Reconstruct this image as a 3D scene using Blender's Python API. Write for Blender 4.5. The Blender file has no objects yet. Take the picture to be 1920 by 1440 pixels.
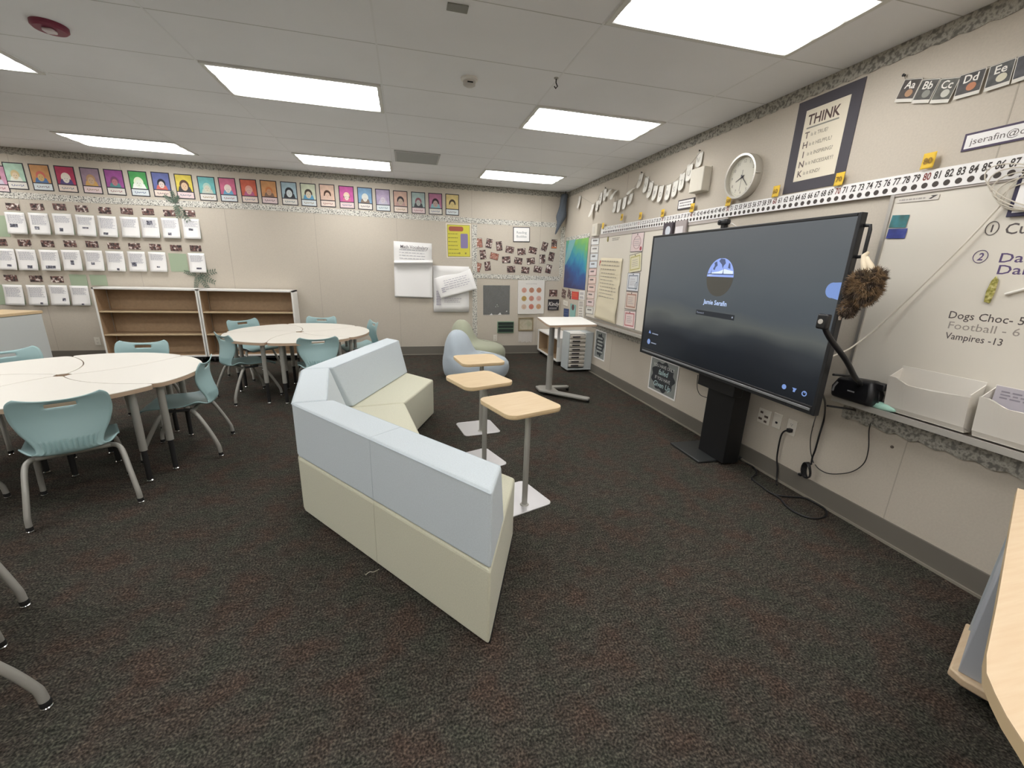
import bpy, math, random
from mathutils import Vector, Matrix

random.seed(7)
C = bpy.context.scene.collection
scene = bpy.context.scene
PI = math.pi

# ------------------------------------------------------------------ camera
CAM_H = 1.531                       # eye height of the photographer
F_PX, PITCH, YAW, ROLL = 777.45, 0.2721, 0.2504, 0.0339
_fw = Vector((math.sin(YAW) * math.cos(PITCH), math.cos(YAW) * math.cos(PITCH), -math.sin(PITCH)))
_rt = Vector((math.cos(YAW), -math.sin(YAW), 0))
_up = _rt.cross(_fw)
RT = _rt * math.cos(ROLL) + _up * math.sin(ROLL)
UP = -_rt * math.sin(ROLL) + _up * math.cos(ROLL)
FW = _fw
cam_data = bpy.data.cameras.new('camera')
cam_data.sensor_width = 36.0
cam_data.lens = F_PX / 1920 * 36
cam_data.clip_start = 0.02
cam = bpy.data.objects.new('camera', cam_data)
C.objects.link(cam)
M = Matrix((RT, UP, -FW)).transposed().to_4x4()
M.translation = (0, 0, CAM_H)
cam.matrix_world = M
scene.camera = cam

# ------------------------------------------------------------------ world and exposure
world = bpy.data.worlds.new('world')
scene.world = world
world.use_nodes = True
world.node_tree.nodes['Background'].inputs[0].default_value = (0.5, 0.55, 0.6, 1)
world.node_tree.nodes['Background'].inputs[1].default_value = 0.05
scene.view_settings.view_transform = 'Standard'
scene.view_settings.look = 'None'
scene.view_settings.exposure = 0.32
scene.view_settings.gamma = 1.0
scene.cycles.use_denoising = True
LAMP = 10.5                          # radiance of the fluorescent panels

# ------------------------------------------------------------------ measured room
ROOM_H, XR, YB = 2.832, 2.777, 7.405
XL, YF = -7.0, -2.6

def ray(px, py):
    return RT * ((px - 960) / F_PX) + UP * ((720 - py) / F_PX) + FW
def hit(px, py, axis, val):
    o = Vector((0, 0, CAM_H)); v = ray(px, py)
    return o + v * ((val - o[axis]) / v[axis])
def floor_pt(px, py, z=0.0): return hit(px, py, 2, z)
def back_pt(px, py, off=0.0): return hit(px, py, 1, YB - off)
def right_pt(px, py, off=0.0): return hit(px, py, 0, XR - off)

# ------------------------------------------------------------------ materials
def lin(h):
    h = h.lstrip('#'); out = []
    for i in (0, 2, 4):
        c = int(h[i:i+2], 16) / 255
        out.append(c / 12.92 if c <= 0.04045 else ((c + 0.055) / 1.055) ** 2.4)
    return (*out, 1)
_mats = {}
def mat(name, col, rough=0.6, metal=0.0, noise=0.0, nscale=40.0, bump=0.0, bscale=200.0, spec=0.5, sheen=0.0):
    if name in _mats: return _mats[name]
    m = bpy.data.materials.new(name); m.use_nodes = True; _mats[name] = m
    nt = m.node_tree; b = nt.nodes['Principled BSDF']
    b.inputs['Base Color'].default_value = lin(col); b.inputs['Roughness'].default_value = rough
    b.inputs['Metallic'].default_value = metal; b.inputs['Specular IOR Level'].default_value = spec
    if sheen: b.inputs['Sheen Weight'].default_value = sheen
    if noise or bump:
        tc = nt.nodes.new('ShaderNodeTexCoord')
    if noise:
        n = nt.nodes.new('ShaderNodeTexNoise'); n.inputs['Scale'].default_value = nscale; n.inputs['Detail'].default_value = 4
        nt.links.new(tc.outputs['Object'], n.inputs['Vector'])
        mr = nt.nodes.new('ShaderNodeMapRange'); mr.inputs[1].default_value = .3; mr.inputs[2].default_value = .7
        mr.inputs[3].default_value = 1 - noise; mr.inputs[4].default_value = 1 + noise
        nt.links.new(n.outputs['Fac'], mr.inputs[0])
        mx = nt.nodes.new('ShaderNodeMix'); mx.data_type = 'RGBA'; mx.blend_type = 'MULTIPLY'; mx.inputs[0].default_value = 1
        mx.inputs[6].default_value = lin(col); nt.links.new(mr.outputs[0], mx.inputs[7])
        nt.links.new(mx.outputs[2], b.inputs['Base Color'])
    if bump:
        n2 = nt.nodes.new('ShaderNodeTexNoise'); n2.inputs['Scale'].default_value = bscale
        nt.links.new(tc.outputs['Object'], n2.inputs['Vector'])
        bp = nt.nodes.new('ShaderNodeBump'); bp.inputs['Strength'].default_value = bump; bp.inputs['Distance'].default_value = .004
        nt.links.new(n2.outputs['Fac'], bp.inputs['Height']); nt.links.new(bp.outputs['Normal'], b.inputs['Normal'])
    return m
def ramp_mat(name, stops, scale=8.0, detail=3.0, rough=0.6, stretch=(1, 1, 1), rand=True, const=False, bump=0.0, distortion=0.0):
    """a noise field cut into colours (photographs, paintings, carpet, printed borders)"""
    if name in _mats: return _mats[name]
    m = bpy.data.materials.new(name); m.use_nodes = True; _mats[name] = m
    nt = m.node_tree; b = nt.nodes['Principled BSDF']; b.inputs['Roughness'].default_value = rough
    tc = nt.nodes.new('ShaderNodeTexCoord'); mp = nt.nodes.new('ShaderNodeMapping'); mp.inputs['Scale'].default_value = stretch
    nt.links.new(tc.outputs['Object'], mp.inputs['Vector'])
    src = mp.outputs['Vector']
    if rand:
        oi = nt.nodes.new('ShaderNodeObjectInfo'); va = nt.nodes.new('ShaderNodeVectorMath'); va.operation = 'MULTIPLY_ADD'
        cb = nt.nodes.new('ShaderNodeCombineXYZ')
        for k in range(3): nt.links.new(oi.outputs['Random'], cb.inputs[k])
        va.inputs[1].default_value = (37, 53, 71); nt.links.new(cb.outputs[0], va.inputs[0]); nt.links.new(src, va.inputs[2]); src = va.outputs[0]
    n = nt.nodes.new('ShaderNodeTexNoise'); n.inputs['Scale'].default_value = scale; n.inputs['Detail'].default_value = detail
    n.inputs['Distortion'].default_value = distortion
    nt.links.new(src, n.inputs['Vector'])
    r = nt.nodes.new('ShaderNodeValToRGB'); r.color_ramp.interpolation = 'CONSTANT' if const else 'LINEAR'
    el = r.color_ramp.elements
    while len(el) < len(stops): el.new(0.5)
    for e, (p, c) in zip(el, stops): e.position = p; e.color = lin(c)
    nt.links.new(n.outputs['Fac'], r.inputs[0]); nt.links.new(r.outputs[0], b.inputs['Base Color'])
    if bump:
        bp = nt.nodes.new('ShaderNodeBump'); bp.inputs['Strength'].default_value = bump; bp.inputs['Distance'].default_value = .01
        nt.links.new(n.outputs['Fac'], bp.inputs['Height']); nt.links.new(bp.outputs['Normal'], b.inputs['Normal'])
    return m
def emit_mat(name, col, strength):
    if name in _mats: return _mats[name]
    m = bpy.data.materials.new(name); m.use_nodes = True; _mats[name] = m
    b = m.node_tree.nodes['Principled BSDF']
    b.inputs['Base Color'].default_value = (0, 0, 0, 1); b.inputs['Emission Color'].default_value = lin(col)
    b.inputs['Emission Strength'].default_value = strength; b.inputs['Roughness'].default_value = .3
    return m
def flat(h, rough=.7): return mat('paint_' + h, h, rough)

# ------------------------------------------------------------------ mesh builder
class MB:
    def __init__(s): s.v = []; s.f = []
    def box(s, x0, x1, y0, y1, z0, z1):
        n = len(s.v)
        s.v += [(x0, y0, z0), (x1, y0, z0), (x1, y1, z0), (x0, y1, z0), (x0, y0, z1), (x1, y0, z1), (x1, y1, z1), (x0, y1, z1)]
        s.f += [tuple(n + i for i in q) for q in ((3, 2, 1, 0), (4, 5, 6, 7), (0, 1, 5, 4), (1, 2, 6, 5), (2, 3, 7, 6), (3, 0, 4, 7))]
        return s
    def loft(s, rings, cap=True, closed=True):
        n0 = len(s.v); m = len(rings[0])
        for r in rings: s.v += [tuple(p) for p in r]
        for i in range(len(rings) - 1):
            for j in range(m if closed else m - 1):
                a = n0 + i * m + j; b = n0 + i * m + (j + 1) % m
                s.f.append((a, b, b + m, a + m))
        if cap:
            s.f.append(tuple(n0 + j for j in reversed(range(m))))
            s.f.append(tuple(n0 + (len(rings) - 1) * m + j for j in range(m)))
        return s
    def prism(s, pts, z0, z1):
        return s.loft([[(x, y, z0) for x, y in pts], [(x, y, z1) for x, y in pts]])
    def tube(s, path, r, n=10):
        P = [Vector(p) for p in path]
        R = r if isinstance(r, (list, tuple)) else [r] * len(P)
        rings = []; prev = None
        for i, p in enumerate(P):
            d = (P[min(i + 1, len(P) - 1)] - P[max(i - 1, 0)]).normalized()
            if prev is None:
                u = d.orthogonal().normalized()
            else:
                u = (prev - d * prev.dot(d)).normalized()
            prev = u; w = d.cross(u)
            rings.append([p + (u * math.cos(2 * PI * k / n) + w * math.sin(2 * PI * k / n)) * R[i] for k in range(n)])
        return s.loft(rings)
    def lathe(s, prof, n=24, c=(0, 0, 0)):
        return s.loft([[(c[0] + r * math.cos(2 * PI * k / n), c[1] + r * math.sin(2 * PI * k / n), c[2] + z) for k in range(n)] for r, z in prof])
    def disc(s, cx, cy, r, z0, z1, n=20, ry=None):
        ry = ry or r
        return s.prism([(cx + r * math.cos(2 * PI * k / n), cy + ry * math.sin(2 * PI * k / n)) for k in range(n)], z0, z1)
    def grid(s, fn, nu, nv, skip=None):
        n = len(s.v)
        for j in range(nv + 1):
            for i in range(nu + 1): s.v.append(tuple(fn(i / nu, j / nv)))
        for j in range(nv):
            for i in range(nu):
                if skip and skip(i, j): continue
                a = n + j * (nu + 1) + i
                s.f.append((a, a + 1, a + nu + 2, a + nu + 1))
        return s
    def ball(s, c, r, n=12, m=8):
        rx, ry, rz = r if isinstance(r, (tuple, list)) else (r, r, r)
        rings = []
        for j in range(m + 1):
            t = -PI / 2 + PI * (0.02 + 0.96 * j / m)
            rings.append([(c[0] + rx * math.cos(t) * math.cos(2 * PI * k / n), c[1] + ry * math.cos(t) * math.sin(2 * PI * k / n), c[2] + rz * math.sin(t)) for k in range(n)])
        return s.loft(rings)
    def xf(s, mtx, start=0):
        for i in range(start, len(s.v)): s.v[i] = tuple(mtx @ Vector(s.v[i]))
        return s
    def mesh(s, name, material, smooth=35):
        me = bpy.data.meshes.new(name); me.from_pydata(s.v, [], s.f); me.update()
        if material: me.materials.append(material)
        if smooth:
            me.polygons.foreach_set('use_smooth', [True] * len(me.polygons))
            try: me.set_sharp_from_angle(angle=math.radians(smooth))
            except Exception: pass
        return me
    def build(s, name, material, parent=None, smooth=35, bevel=0, solid=0, subsurf=0, seg=2):
        o = bpy.data.objects.new(name, s.mesh(name, material, smooth)); C.objects.link(o)
        if parent: o.parent = parent
        if solid:
            md = o.modifiers.new('solid', 'SOLIDIFY'); md.thickness = solid; md.offset = 0
        if subsurf:
            md = o.modifiers.new('sub', 'SUBSURF'); md.levels = subsurf; md.render_levels = subsurf
        if bevel:
            md = o.modifiers.new('bevel', 'BEVEL'); md.width = bevel; md.segments = seg; md.limit_method = 'ANGLE'; md.angle_limit = math.radians(40)
        return o
def box(x0, x1, y0, y1, z0, z1): return MB().box(x0, x1, y0, y1, z0, z1)

def tag(o, label, cat, group=None):
    o['label'] = label; o['category'] = cat
    if group: o['group'] = group
    return o
def thing(name, label, cat, loc=(0, 0, 0), rot=(0, 0, 0), group=None):
    o = bpy.data.objects.new(name, None); C.objects.link(o); o.empty_display_size = .1
    o.location = loc; o.rotation_euler = rot
    return tag(o, label, cat, group)
def struct(o): o['kind'] = 'structure'; return o
def copy_tree(o, parent=None):
    c = o.copy(); C.objects.link(c); c.parent = parent
    for ch in [x for x in bpy.data.objects if x.parent == o]: copy_tree(ch, c)
    return c

# text as mesh, lying in the local XY plane, readable from +Z
def text_into(mb, s, x, y, h, z=0.001, align='CENTER', shear=0.0, bold=0.0, sx=1.0, rot=0.0):
    cu = bpy.data.curves.new('t', 'FONT'); cu.body = s; cu.size = h / 0.72; cu.align_x = align; cu.shear = shear
    cu.offset = bold; cu.resolution_u = 2; cu.fill_mode = 'FRONT'
    ob = bpy.data.objects.new('t', cu)
    me = bpy.data.meshes.new_from_object(ob)
    n = len(mb.v); c, sn = math.cos(rot), math.sin(rot)
    for q in me.vertices:
        px, py = q.co.x * sx, q.co.y - h * .5
        mb.v.append((x + px * c - py * sn, y + px * sn + py * c, z))
    mb.f += [tuple(n + i for i in p.vertices) for p in me.polygons]
    bpy.data.objects.remove(ob); bpy.data.meshes.remove(me); bpy.data.curves.remove(cu)
    return mb
def scribble_lines(mb, x0, x1, ys, h, z=0.001, broken=True):
    """rows of small word-like strokes: print too small to read"""
    for y in ys:
        x = x0; end = x1 - random.uniform(0, .25) * (x1 - x0)
        while x < end:
            w = random.uniform(.05, .16) * (x1 - x0)
            a = min(x + w, end); mb.box(x, a, y - h / 2, y + h / 2, z - .0004, z)
            x = a + .03 * (x1 - x0)
    return mb
def wavy(mb, x0, x1, y, amp, w, z, n=24):
    pts = []
    for i in range(n + 1):
        t = i / n; pts.append((x0 + (x1 - x0) * t + amp * .6 * math.sin(t * 37), y + amp * math.sin(t * 29) * (.6 + .4 * math.sin(t * 9)), z))
    for a, b in zip(pts, pts[1:]):
        dx, dy = b[0] - a[0], b[1] - a[1]; L = math.hypot(dx, dy) or 1; nx, ny = -dy / L * w / 2, dx / L * w / 2
        k = len(mb.v); mb.v += [(a[0] + nx, a[1] + ny, z), (a[0] - nx, a[1] - ny, z), (b[0] - nx, b[1] - ny, z), (b[0] + nx, b[1] + ny, z)]
        mb.f.append((k, k + 1, k + 2, k + 3))
    return mb

# frames standing on the walls: local X to the viewer's right, local Y up, local Z into the room
ROT_B = (PI / 2, 0, 0)
ROT_R = (PI / 2, 0, -PI / 2)
def on_wall(wall, px, py, off=0.002):
    return back_pt(px, py, off) if wall == 'B' else right_pt(px, py, off)
def wall_rot(wall, r):
    q = Matrix.Rotation(0 if wall == 'B' else -PI / 2, 4, 'Z') @ Matrix.Rotation(PI / 2, 4, 'X') @ Matrix.Rotation(r, 4, 'Z')
    return q.to_euler()
def wthing(name, label, cat, wall, px, py, rot=0, off=0.002, group=None):
    return thing(name, label, cat, on_wall(wall, px, py, off), wall_rot(wall, rot), group)
def wsize(wall, p, q):
    a = on_wall(wall, *p); b = on_wall(wall, *q); return (a - b).length
def quad(wall, tl, tr, bl):
    """centre pixel-free placement of a rectangle from three of its corners: (centre, w, h, rot)"""
    a, b, c = on_wall(wall, *tl), on_wall(wall, *tr), on_wall(wall, *bl)
    d = b - a; ax = d.x if wall == 'B' else -d.y
    return (b + c) / 2, d.length, (c - a).length, math.atan2(d.z, ax)
def qthing(name, label, cat, wall, tl, tr, bl, off=0.002, group=None, straight=False):
    c, w, h, r = quad(wall, tl, tr, bl)
    if straight: r = 0
    if wall == 'B': c.y = YB - off
    else: c.x = XR - off
    return thing(name, label, cat, c, wall_rot(wall, r), group), w, h

# ------------------------------------------------------------------ shared materials
M_WALL = mat('wall_vinyl', '#c2b9ab', .75, noise=.035, nscale=90, bump=.15, bscale=350)
M_SEAM = mat('wall_seam', '#aea598', .8)
M_BASE = mat('rubber_baseboard', '#706b62', .55)
M_BASELIP = mat('baseboard_lip', '#8d877b', .5)
M_WHITE = mat('white_laminate', '#e9e7e2', .45)
M_PAPER = mat('white_paper', '#eeecea', .8)
M_CREAM = mat('cream_paper', '#e3dac6', .85)
M_INK = mat('black_ink', '#26242a', .7)
M_GREYINK = mat('grey_print', '#a8a8b4', .8)
M_BLACK = mat('black_plastic', '#17171a', .4)
M_DARK = mat('dark_rubber', '#1c1b1b', .7)
M_METAL = mat('grey_powder_coat', '#a8a69f', .4, metal=.25)
M_STEEL = mat('brushed_steel', '#b8b8b8', .3, metal=.9)
M_CHROME = mat('chrome', '#dedede', .12, metal=1)
M_ALU = mat('aluminium_trim', '#b5b1aa', .35, metal=.6)
M_CHAIR = mat('teal_polypropylene', '#98b4b5', .42)
M_BLUE = mat('pale_blue_fabric', '#c6cfd4', .9, noise=.05, nscale=160, bump=.25, bscale=900, sheen=.2)
M_GREEN = mat('sage_green_fabric', '#cac8b2', .9, noise=.06, nscale=160, bump=.25, bscale=900, sheen=.2)
M_TABLE = mat('table_white_laminate', '#dcd8cf', .35)
M_EDGE = mat('beige_edge_band', '#b79f88', .5)
M_SHELFW = mat('shelf_brown_laminate', '#a98e70', .55, noise=.08, nscale=30)
M_SHELFE = mat('shelf_edge_oak', '#cfb994', .5)
M_GREYPANEL = mat('pale_grey_panel', '#b9bfbf', .5)
M_GREENPAPER = mat('green_construction_paper', '#a3b298', .85)

def wood_mat(name, c1, c2, rough=.45, axis=0):
    m = bpy.data.materials.new(name); m.use_nodes = True; nt = m.node_tree; b = nt.nodes['Principled BSDF']; b.inputs['Roughness'].default_value = rough
    tc = nt.nodes.new('ShaderNodeTexCoord'); mp = nt.nodes.new('ShaderNodeMapping')
    mp.inputs['Scale'].default_value = (3, 40, 40) if axis == 0 else (40, 3, 40)
    n = nt.nodes.new('ShaderNodeTexNoise'); n.inputs['Scale'].default_value = 2.0; n.inputs['Detail'].default_value = 5
    r = nt.nodes.new('ShaderNodeValToRGB'); r.color_ramp.elements[0].position = .3; r.color_ramp.elements[1].position = .7
    r.color_ramp.elements[0].color = lin(c1); r.color_ramp.elements[1].color = lin(c2)
    nt.links.new(tc.outputs['Object'], mp.inputs[0]); nt.links.new(mp.outputs[0], n.inputs[0]); nt.links.new(n.outputs[0], r.inputs[0]); nt.links.new(r.outputs[0], b.inputs['Base Color'])
    return m
M_MAPLE = wood_mat('maple_laminate', '#cfb48c', '#d9c29d')
M_DESKWOOD = wood_mat('pale_desk_laminate', '#d2b897', '#d9c3a4')

M_PHOTO = ramp_mat('printed_photo', [(0, '#1d1618'), (.36, '#33292b'), (.46, '#5d4f4c'), (.52, '#8a5a50'), (.55, '#4a3c3e'), (.62, '#cfc2ba'), (.7, '#ece4de')], scale=30, detail=2, rough=.4)
M_PHOTORED = ramp_mat('printed_photo_red', [(0, '#4a2c28'), (.42, '#8f584a'), (.5, '#bb8c78'), (.58, '#84483e'), (.66, '#e4d2c6')], scale=30, detail=2, rough=.4)
M_BORDER = ramp_mat('doodle_border', [(0, '#4a4a48'), (.42, '#6a6a66'), (.47, '#d9d6cc'), (.56, '#dedbd2'), (.62, '#8d8c86')], scale=55, detail=2, rough=.8, rand=False)
M_BORDERSHADE = ramp_mat('shaded_doodle_border', [(0, '#5f5d57'), (.4, '#76736c'), (.5, '#9d998f'), (.6, '#b2ada2'), (.7, '#87847b')], scale=45, detail=2, rough=.8, rand=False)  # the doodle border again, with shade put into its greys

# ================================================================== the room
M_CARPET = ramp_mat('carpet', [(0, '#211f1d'), (.36, '#32302c'), (.46, '#47443f'), (.52, '#504c46'), (.58, '#645e56'), (.66, '#6e6b60'), (.78, '#8a8478')], scale=115, detail=6, rough=.95, rand=False, bump=.6)
_nt = M_CARPET.node_tree; _b = _nt.nodes['Principled BSDF']; _b.inputs['Specular IOR Level'].default_value = .1
# broad reddish and greenish drifts in the pile
_tc = _nt.nodes.new('ShaderNodeTexCoord'); _n = _nt.nodes.new('ShaderNodeTexNoise'); _n.inputs['Scale'].default_value = 5.5; _n.inputs['Detail'].default_value = 5
_nt.links.new(_tc.outputs['Object'], _n.inputs['Vector'])
_r = _nt.nodes.new('ShaderNodeValToRGB'); _e = _r.color_ramp.elements; _e.new(.5)
for _k, (_p, _c) in enumerate(((.35, '#c8b2a8'), (.5, '#bdb9b2'), (.65, '#b4bab0'))): _e[_k].position = _p; _e[_k].color = lin(_c)
_nt.links.new(_n.outputs['Fac'], _r.inputs[0])
_mx = _nt.nodes.new('ShaderNodeMix'); _mx.data_type = 'RGBA'; _mx.blend_type = 'MULTIPLY'; _mx.inputs[0].default_value = 1
_old = _b.inputs['Base Color'].links[0].from_socket
_nt.links.new(_old, _mx.inputs[6]); _nt.links.new(_r.outputs[0], _mx.inputs[7])
_hs = _nt.nodes.new('ShaderNodeMix'); _hs.data_type = 'RGBA'; _hs.blend_type = 'MULTIPLY'; _hs.inputs[0].default_value = 1; _hs.inputs[7].default_value = (1.30, 1.33, 1.41, 1)
_n3 = _nt.nodes.new('ShaderNodeTexNoise'); _n3.inputs['Scale'].default_value = 26; _n3.inputs['Detail'].default_value = 3
_mp3 = _nt.nodes.new('ShaderNodeMapping'); _mp3.inputs['Scale'].default_value = (.6, 1.5, 1)
_nt.links.new(_tc.outputs['Object'], _mp3.inputs['Vector']); _nt.links.new(_mp3.outputs[0], _n3.inputs['Vector'])
_mr3 = _nt.nodes.new('ShaderNodeMapRange'); _mr3.inputs[1].default_value = .3; _mr3.inputs[2].default_value = .7; _mr3.inputs[3].default_value = .72; _mr3.inputs[4].default_value = 1.26
_nt.links.new(_n3.outputs['Fac'], _mr3.inputs[0])
_m3 = _nt.nodes.new('ShaderNodeMix'); _m3.data_type = 'RGBA'; _m3.blend_type = 'MULTIPLY'; _m3.inputs[0].default_value = 1
_nt.links.new(_mx.outputs[2], _hs.inputs[6]); _nt.links.new(_hs.outputs[2], _m3.inputs[6]); _nt.links.new(_mr3.outputs[0], _m3.inputs[7]); _nt.links.new(_m3.outputs[2], _b.inputs['Base Color'])

M_CEIL = mat('ceiling_tile', '#f0f1f4', .9, noise=.03, nscale=1.3)
struct(box(XL, XR, YF, YB, -.1, 0).build('floor', M_CARPET, smooth=0))
struct(box(XL, XR, YF, YB, ROOM_H, ROOM_H + .1).build('ceiling', M_CEIL, smooth=0))
struct(box(XL - .1, XR + .1, YB, YB + .1, -.1, ROOM_H + .1).build('wall_back', M_WALL, smooth=0))
struct(box(XR, XR + .1, YF, YB, -.1, ROOM_H + .1).build('wall_right', M_WALL, smooth=0))
struct(box(XL - .1, XL, YF, YB, -.1, ROOM_H + .1).build('wall_left', M_WALL, smooth=0))
struct(box(XL - .1, XR + .1, YF - .1, YF, -.1, ROOM_H + .1).build('wall_front', M_WALL, smooth=0))
bb = box(XL, XR, YB - .012, YB, 0, .148); o = struct(bb.build('baseboard_back', M_BASE, smooth=0))
struct(box(XL, XR, YB - .024, YB - .012, 0, .012).build('lip', M_BASELIP, o, smooth=0))
bb = box(XR - .012, XR, YF, YB, 0, .135); o = struct(bb.build('baseboard_right', M_BASE, smooth=0))
struct(box(XR - .024, XR - .012, YF, YB, 0, .014).build('lip', M_BASELIP, o, smooth=0))
# seams between wall panels and the grid between ceiling tiles
s = MB()
for x in (-4.99, -3.77, -2.572, -1.35, -.125, 1.097, 2.317): s.box(x - .003, x + .003, YB - .001, YB, .148, ROOM_H)
struct(s.build('trim_1', M_SEAM, smooth=0))
s = MB()
for y in (1.60, 5.26): s.box(XR - .001, XR, y - .003, y + .003, .135, ROOM_H)
struct(s.build('trim_2', M_SEAM, smooth=0))
s = MB()
for k in range(-5, 4): s.box(-1.35 + 1.22 * k - .006, -1.35 + 1.22 * k + .006, YF, YB, ROOM_H - .0015, ROOM_H)
struct(s.build('trim_3', mat('ceiling_tee', '#eaebed', .8), smooth=0))
s = MB()
for k in range(-10, 6): s.box(XL, XR, 3.757 + .615 * k - .003, 3.757 + .615 * k + .003, ROOM_H - .0005, ROOM_H)
struct(s.build('trim_4', mat('ceiling_joint', '#c2c2c1', .8), smooth=0))

# ------------------------------------------------------------------ ceiling lights
def lamp_material():
    m = bpy.data.materials.new('lamp_lens'); m.use_nodes = True; nt = m.node_tree; b = nt.nodes['Principled BSDF']
    b.inputs['Base Color'].default_value = (.8, .8, .8, 1); b.inputs['Roughness'].default_value = .5
    b.inputs['Emission Color'].default_value = (1.0, .99, .975, 1)
    tc = nt.nodes.new('ShaderNodeTexCoord'); sp = nt.nodes.new('ShaderNodeSeparateXYZ'); nt.links.new(tc.outputs['Object'], sp.inputs[0])
    def op(o, a, bb=None, c=None):
        n = nt.nodes.new('ShaderNodeMath'); n.operation = o
        for i, q in enumerate((a, bb, c)):
            if q is None: continue
            if isinstance(q, (int, float)): n.inputs[i].default_value = q
            else: nt.links.new(q, n.inputs[i])
        return n.outputs[0]
    ax = op('ABSOLUTE', sp.outputs[0])
    end = nt.nodes.new('ShaderNodeMapRange'); end.interpolation_type = 'SMOOTHSTEP'
    nt.links.new(ax, end.inputs[0]); end.inputs[1].default_value = .40; end.inputs[2].default_value = .57
    tube = op('MULTIPLY_ADD', op('COSINE', op('MULTIPLY', sp.outputs[1], 2 * PI / .185)), -.5, .5)   # dark between the three tubes
    dim = op('MULTIPLY', tube, op('MULTIPLY', end.outputs[0], .95))
    st = op('MULTIPLY', op('SUBTRACT', 1.0, dim), LAMP)
    nt.links.new(st, b.inputs['Emission Strength'])
    return m
M_LENS = lamp_material()
def ceiling_light(x0, y0, label):
    t = thing('ceiling_light', label, 'ceiling light', (x0 + .571, y0 + .276, ROOM_H), group='fluorescent ceiling panels')
    W, D = 1.142, .552
    f = MB(); e = .028
    f.box(-W/2-e, W/2+e, -D/2-e, -D/2, -.012, .0); f.box(-W/2-e, W/2+e, D/2, D/2+e, -.012, .0)
    f.box(-W/2-e, -W/2, -D/2, D/2, -.012, 0); f.box(W/2, W/2+e, -D/2, D/2, -.012, 0)
    f.build('frame', mat('fixture_frame', '#dcdcd8', .5), t, smooth=0)
    box(-W/2, W/2, -D/2, D/2, -.008, -.002).build('diffuser', M_LENS, t, smooth=0)
    return t
ceiling_light(1.122, 1.925, 'large fluorescent panel nearest the camera, above the television wall')
ceiling_light(1.122, 3.775, 'fluorescent panel in the right column, middle row, beyond the nearest one')
ceiling_light(1.122, 6.216, 'small-looking fluorescent panel at the far end of the right column by the wall corner')
ceiling_light(-1.311, 3.79, 'fluorescent panel above the near round table, left of the smoke detector')
ceiling_light(-1.311, 6.283, 'fluorescent panel over the far round table, close to the portrait wall')
ceiling_light(-3.764, 6.306, 'fluorescent panel at the far left over the writing sheets')
ceiling_light(-3.764, 3.818, 'fluorescent panel cut off at the left picture edge beside the red alarm')
for x in (-6.2,):
    for y in (6.3, 3.8): ceiling_light(x, y, 'fluorescent panel beyond the left picture edge')
for x in (-3.764, -1.311, 1.122):  # unseen panels added to brighten the sofa backs, right wall and near floor
    ceiling_light(x, .0, 'unseen fluorescent panel added for light above the camera')
    ceiling_light(x, -1.85, 'unseen fluorescent panel added for light behind the camera')
ceiling_light(-3.764, 1.92, 'fluorescent panel overhead left of the camera')
ceiling_light(-6.2, 1.92, 'fluorescent panel overhead far left of the camera')

# ceiling fittings
t = thing('smoke_detector', 'round white smoke detector on the ceiling', 'smoke detector', hit(880, 147, 2, ROOM_H))
MB().lathe([(.062, 0), (.062, -.012), (.05, -.02)], 28).build('base_plate', M_WHITE, t)
MB().lathe([(.046, -.02), (.044, -.042), (.03, -.05)], 28).build('sensor_head', mat('detector_head', '#c9c4bf', .5), t)
box(-.02, .02, -.05, -.047, -.042, -.034).build('vent', M_DARK, t, smooth=0)
t = thing('fire_alarm', 'maroon round fire alarm on the ceiling with a pale strobe lens', 'fire alarm', hit(92, 46, 2, ROOM_H))
MB().lathe([(.085, 0), (.085, -.02), (.075, -.03)], 32).build('body', mat('maroon_plastic', '#7c2a42', .45), t)
MB().box(-.02, .035, -.045, .005, -.05, -.03).build('strobe_lens', mat('strobe_lens', '#d9cfd2', .2), t, bevel=.008)
t = thing('ceiling_hook', 'small dark hook hanging from the ceiling', 'hook', hit(1043, 146, 2, ROOM_H))
MB().tube([(0, 0, 0), (0, 0, -.03), (.012, 0, -.05), (0, 0, -.065), (-.012, 0, -.052)], .004, 8).build('hook_wire', M_DARK, t)
MB().lathe([(.016, 0), (.014, -.006)], 16).build('plate', M_METAL, t)
a, b_, c_ = hit(743, 281, 2, ROOM_H), hit(822, 290, 2, ROOM_H), hit(743, 301, 2, ROOM_H)
t = thing('ceiling_vent', 'grey perforated air vent panel in the ceiling before the portrait wall', 'air vent', ((a.x + b_.x) / 2, (a.y + c_.y) / 2, ROOM_H))
box(-.25, .25, -.25, .25, -.008, 0).build('perforated_panel', mat('vent_grey', '#a3a6a5', .7), t, smooth=0)
f = MB()
for x0, x1, y0, y1 in ((-.27, .27, -.27, -.25), (-.27, .27, .25, .27), (-.27, -.25, -.25, .25), (.25, .27, -.25, .25)): f.box(x0, x1, y0, y1, -.011, 0)
f.build('frame', mat('vent_frame', '#b5b7b5', .6), t, smooth=0)
a = hit(858, 14, 2, ROOM_H)
tag(box(-.055, .055, -.035, .035, -.006, 0).build('ceiling_plate', mat('dull_grey_plate', '#8f8f8a', .7), bevel=.004), 'small grey blank plate on the ceiling at the top of the picture', 'plate').location = a

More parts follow.
